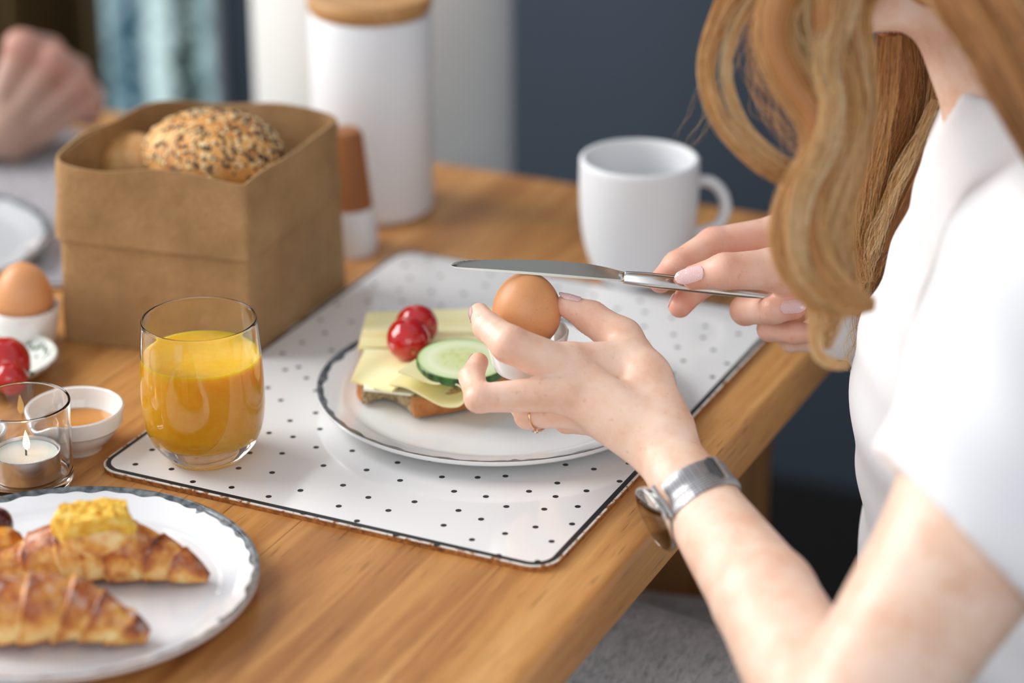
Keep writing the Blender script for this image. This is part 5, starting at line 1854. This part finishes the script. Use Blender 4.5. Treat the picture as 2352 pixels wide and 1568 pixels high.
# ------------------------------------------------------------------ second person across the table
skin2 = M('ruddy_skin', srgb(196, 152, 136), 0.5, Subsurface_Weight=0.15, Subsurface_Scale=0.006)
skin2.link(skin2.mix(skin2.math('MULTIPLY', skin2.node('ShaderNodeAttribute', attribute_name='pink').outputs['Fac'], 0.7), srgb(182, 148, 132), srgb(188, 112, 98)), 'Base Color')
MK = [J(50, 110, 1.95, 44), J(118, 140, 1.955, 42), J(172, 192, 1.965, 38), J(192, 240, 1.98, 34)]
PK = [J(112, 120, 2.01, 36), J(170, 165, 2.015, 34), J(206, 222, 2.02, 32), J(205, 262, 2.015, 28)]
TK = [J(130, 200, 2.01, 32), J(160, 222, 2.01, 30), J(175, 242, 2.01, 28), J(170, 256, 2.01, 26)]
W2 = J(0, 302, 1.945, 62)
E2_ = (np.array([-1.52, 1.50, TZ + 0.070]), 0.045)
S2 = (np.array([-1.80, 1.53, TZ + 0.24]), 0.062)
T2 = np.array([-1.87, 1.36, TZ + 0.12]); H2 = np.array([-1.88, 1.36, TZ - 0.19]); S2b = np.array([-1.83, 1.19, TZ + 0.24])
N2 = np.array([-1.85, 1.36, TZ + 0.30]); HD2 = np.array([-1.82, 1.36, TZ + 0.50])


def man_hand(p):
    d = None
    for i in range(4):
        e = seg(p, W2[0] + (MK[i][0] - MK[1][0]) * 0.45, MK[i][0], W2[1] * 0.40, MK[i][1] * 0.82)
        d = e if d is None else smin(d, e, 0.003)
    for i in range(4):
        d = smin(d, chain(p, [MK[i], PK[i], TK[i]], 0.003), 0.002)
    d = smin(d, chain(p, [J(30, 300, 1.97, 46), J(85, 272, 1.99, 36), J(130, 245, 2.0, 30)], 0.004), 0.006)
    return smin(d, seg(p, W2[0], E2_[0], 0.021, 0.038), 0.012)


def man_sdf(p):
    Y = np.array([0, 1, 0])
    d = man_hand(p)
    d = smin(d, seg(p, E2_[0], S2[0], 0.042, 0.056), 0.015)
    d = smin(d, seg(p, T2 - Y * 0.08, T2 + Y * 0.08, 0.12, 0.12), 0.03)
    d = smin(d, seg(p, H2, T2, 0.13, 0.12), 0.05)
    d = smin(d, seg(p, S2[0], S2b, 0.06, 0.06), 0.05)
    e_b, w_b = np.array([-1.70, 1.08, TZ - 0.02]), np.array([-1.66, 1.22, TZ - 0.16])
    d = smin(d, seg(p, S2b, e_b, 0.055, 0.042), 0.02)
    d = smin(d, seg(p, e_b, w_b, 0.040, 0.028), 0.015)
    d = smin(d, seg(p, T2, N2 + [0, 0, 0.06], 0.08, 0.055), 0.04)
    d = smin(d, seg(p, HD2, HD2 + [0.0, 0, 0.03], 0.088, 0.088, Y, 0.86), 0.02)
    d = smin(d, seg(p, HD2 + [0.03, 0, -0.03], HD2 + [0.055, 0, -0.085], 0.06, 0.035, Y, 0.9), 0.03)
    d = smin(d, seg(p, HD2 + [0.095, 0, -0.005], HD2 + [0.108, 0, -0.04], 0.008, 0.013), 0.01)
    for s in (-1, 1):
        d = smin(d, seg(p, HD2 + [-0.005, 0.078 * s, -0.03], HD2 + [-0.01, 0.084 * s, 0.01], 0.009, 0.014), 0.006)
        hp_ = H2 + Y * 0.09 * s; kn = np.array([-1.55, 1.20 if s < 0 else 1.36, TZ - 0.22])
        d = smin(d, seg(p, hp_, kn, 0.092, 0.062), 0.03)
        d = smin(d, seg(p, kn, [-1.62, kn[1], 0.08], 0.058, 0.04), 0.03)
        d = smin(d, seg(p, [-1.62, kn[1], 0.06], [-1.50, kn[1], 0.035], 0.036, 0.026), 0.02)
    return d


man = empty('person', (-1.85, 1.36, 0.0), 'person across the table in black sleeves with one hand raised behind the paper bag', 'person')
lo, hi = bbox([q_[0] for q_ in MK + PK + TK + [W2]], 0.035)
v1_, f1_ = nets(man_hand, lo, hi, 0.0021)
cm = W2[0] + (E2_[0] - W2[0]) * 0.06; nm_ = (W2[0] - E2_[0]) / np.linalg.norm(W2[0] - E2_[0])
v1_, f1_ = clip_mesh(v1_, f1_, cm, nm_)
v2_, f2_ = nets(man_sdf, [-2.08, 0.98, 0.006], [-1.08, 1.70, TZ + 0.66], 0.0075)
c_ = v2_[f2_].mean(1)
f2_ = f2_[((c_ - cm) @ nm_ < 0.008) | (c_[:, 0] < -1.45)]
used = np.unique(f2_); mp = -np.ones(len(v2_), np.int64); mp[used] = np.arange(len(used))
v2_, f2_ = v2_[used], mp[f2_]
vM = np.concatenate([v2_, v1_])
mo = mesh_obj('body', vM, np.concatenate([f2_, f1_ + len(v2_)]), skin2.m, man)
pk_ = np.zeros(len(vM))
for c_, r_ in MK + PK: pk_ = np.maximum(pk_, np.exp(-(np.linalg.norm(vM - c_, axis=1) / (r_ * 1.3)) ** 2))
vattr(mo, 'pink', pk_)
knit = M('black_knit', (0.014, 0.014, 0.016), 0.9).m


def sweater(p):
    Y = np.array([0, 1, 0]); g = 0.012
    cuff = W2[0] + (E2_[0] - W2[0]) * 0.10
    d = seg(p, cuff, E2_[0], 0.0255, 0.040 + g)
    d = smin(d, seg(p, E2_[0], S2[0], 0.044 + g, 0.058 + g), 0.015)
    d = smin(d, seg(p, T2 - Y * 0.08, T2 + Y * 0.08, 0.12 + g, 0.12 + g), 0.03)
    d = smin(d, seg(p, H2, T2, 0.13 + g, 0.12 + g), 0.05)
    d = smin(d, seg(p, S2[0], S2b, 0.06 + g, 0.06 + g), 0.05)
    e_b, w_b = np.array([-1.70, 1.08, TZ - 0.02]), np.array([-1.66, 1.22, TZ - 0.16])
    d = smin(d, seg(p, S2b, e_b, 0.055 + g, 0.042 + g), 0.02)
    d = smin(d, seg(p, e_b, w_b * 0.8 + e_b * 0.2, 0.040 + g, 0.030 + g), 0.015)
    d = np.maximum(d, -seg(p, N2 - [0, 0, 0.02], N2 + [0, 0, 0.2], 0.062, 0.09))
    return np.maximum(d, (TZ - 0.26) - p[:, 2])


v_, f_ = nets(sweater, [-2.08, 0.98, TZ - 0.3], [-1.08, 1.70, TZ + 0.40], 0.0075)
mesh_obj('sweater', v_, f_, knit, man)


def man_trousers(p):
    d = None
    for s in (-1, 1):
        hp_ = H2 + np.array([0, 0.09 * s, 0]); kn = np.array([-1.55, 1.20 if s < 0 else 1.36, TZ - 0.22])
        e = smin(seg(p, hp_, kn, 0.104, 0.074), seg(p, kn, [-1.62, kn[1], 0.09], 0.07, 0.054), 0.03)
        d = e if d is None else smin(d, e, 0.01)
    d = smin(d, seg(p, H2 - [0, 0.07, 0], H2 + [0, 0.07, 0], 0.14, 0.14), 0.03)
    return np.maximum(np.maximum(d, p[:, 2] - (TZ - 0.14)), 0.11 - p[:, 2])


v_, f_ = nets(man_trousers, [-2.08, 1.0, 0.08], [-1.40, 1.60, TZ - 0.05], 0.008)
mesh_obj('trousers', v_, f_, M('dark_blue_denim', srgb(44, 52, 70), 0.9).m, man)
v, f = ICO3
hv = v * [0.104, 0.09, 0.098] + list(HD2 + np.array([-0.012, 0, 0.035]))
mesh_obj('hair', hv, f[~((v[f].mean(1)[:, 0] > 0.25) & (v[f].mean(1)[:, 2] < 0.4))], M('dark_brown_hair', srgb(60, 44, 34), 0.6).m, man)


# ------------------------------------------------------------------ benches the two sit on
def bench(x0, x1, y0, y1, zt, label):
    root = empty('bench', ((x0 + x1) / 2, (y0 + y1) / 2, 0), label, 'bench')
    v, f, _ = slab(rrect(x0, x1, y0, y1, 0.02, 6), zt - 0.05, zt, 0.004)
    sharp(mesh_obj('seat', v, f, M('grey_felt', srgb(112, 113, 116), 0.95).m, root), 40)
    for x in (x0 + 0.04, x1 - 0.04):
        for y in (y0 + 0.06, y1 - 0.06):
            MB().box((x - 0.02, y - 0.02, 0), (x + 0.02, y + 0.02, zt - 0.05)).build('leg', oak_leg, root, False)


bench(-0.42, -0.05, 0.85, 1.62, TZ - 0.352, 'grey felt bench under the person in the white shirt')
bench(-2.05, -1.70, 0.95, 1.62, TZ - 0.352, 'grey felt bench under the person in black sleeves')
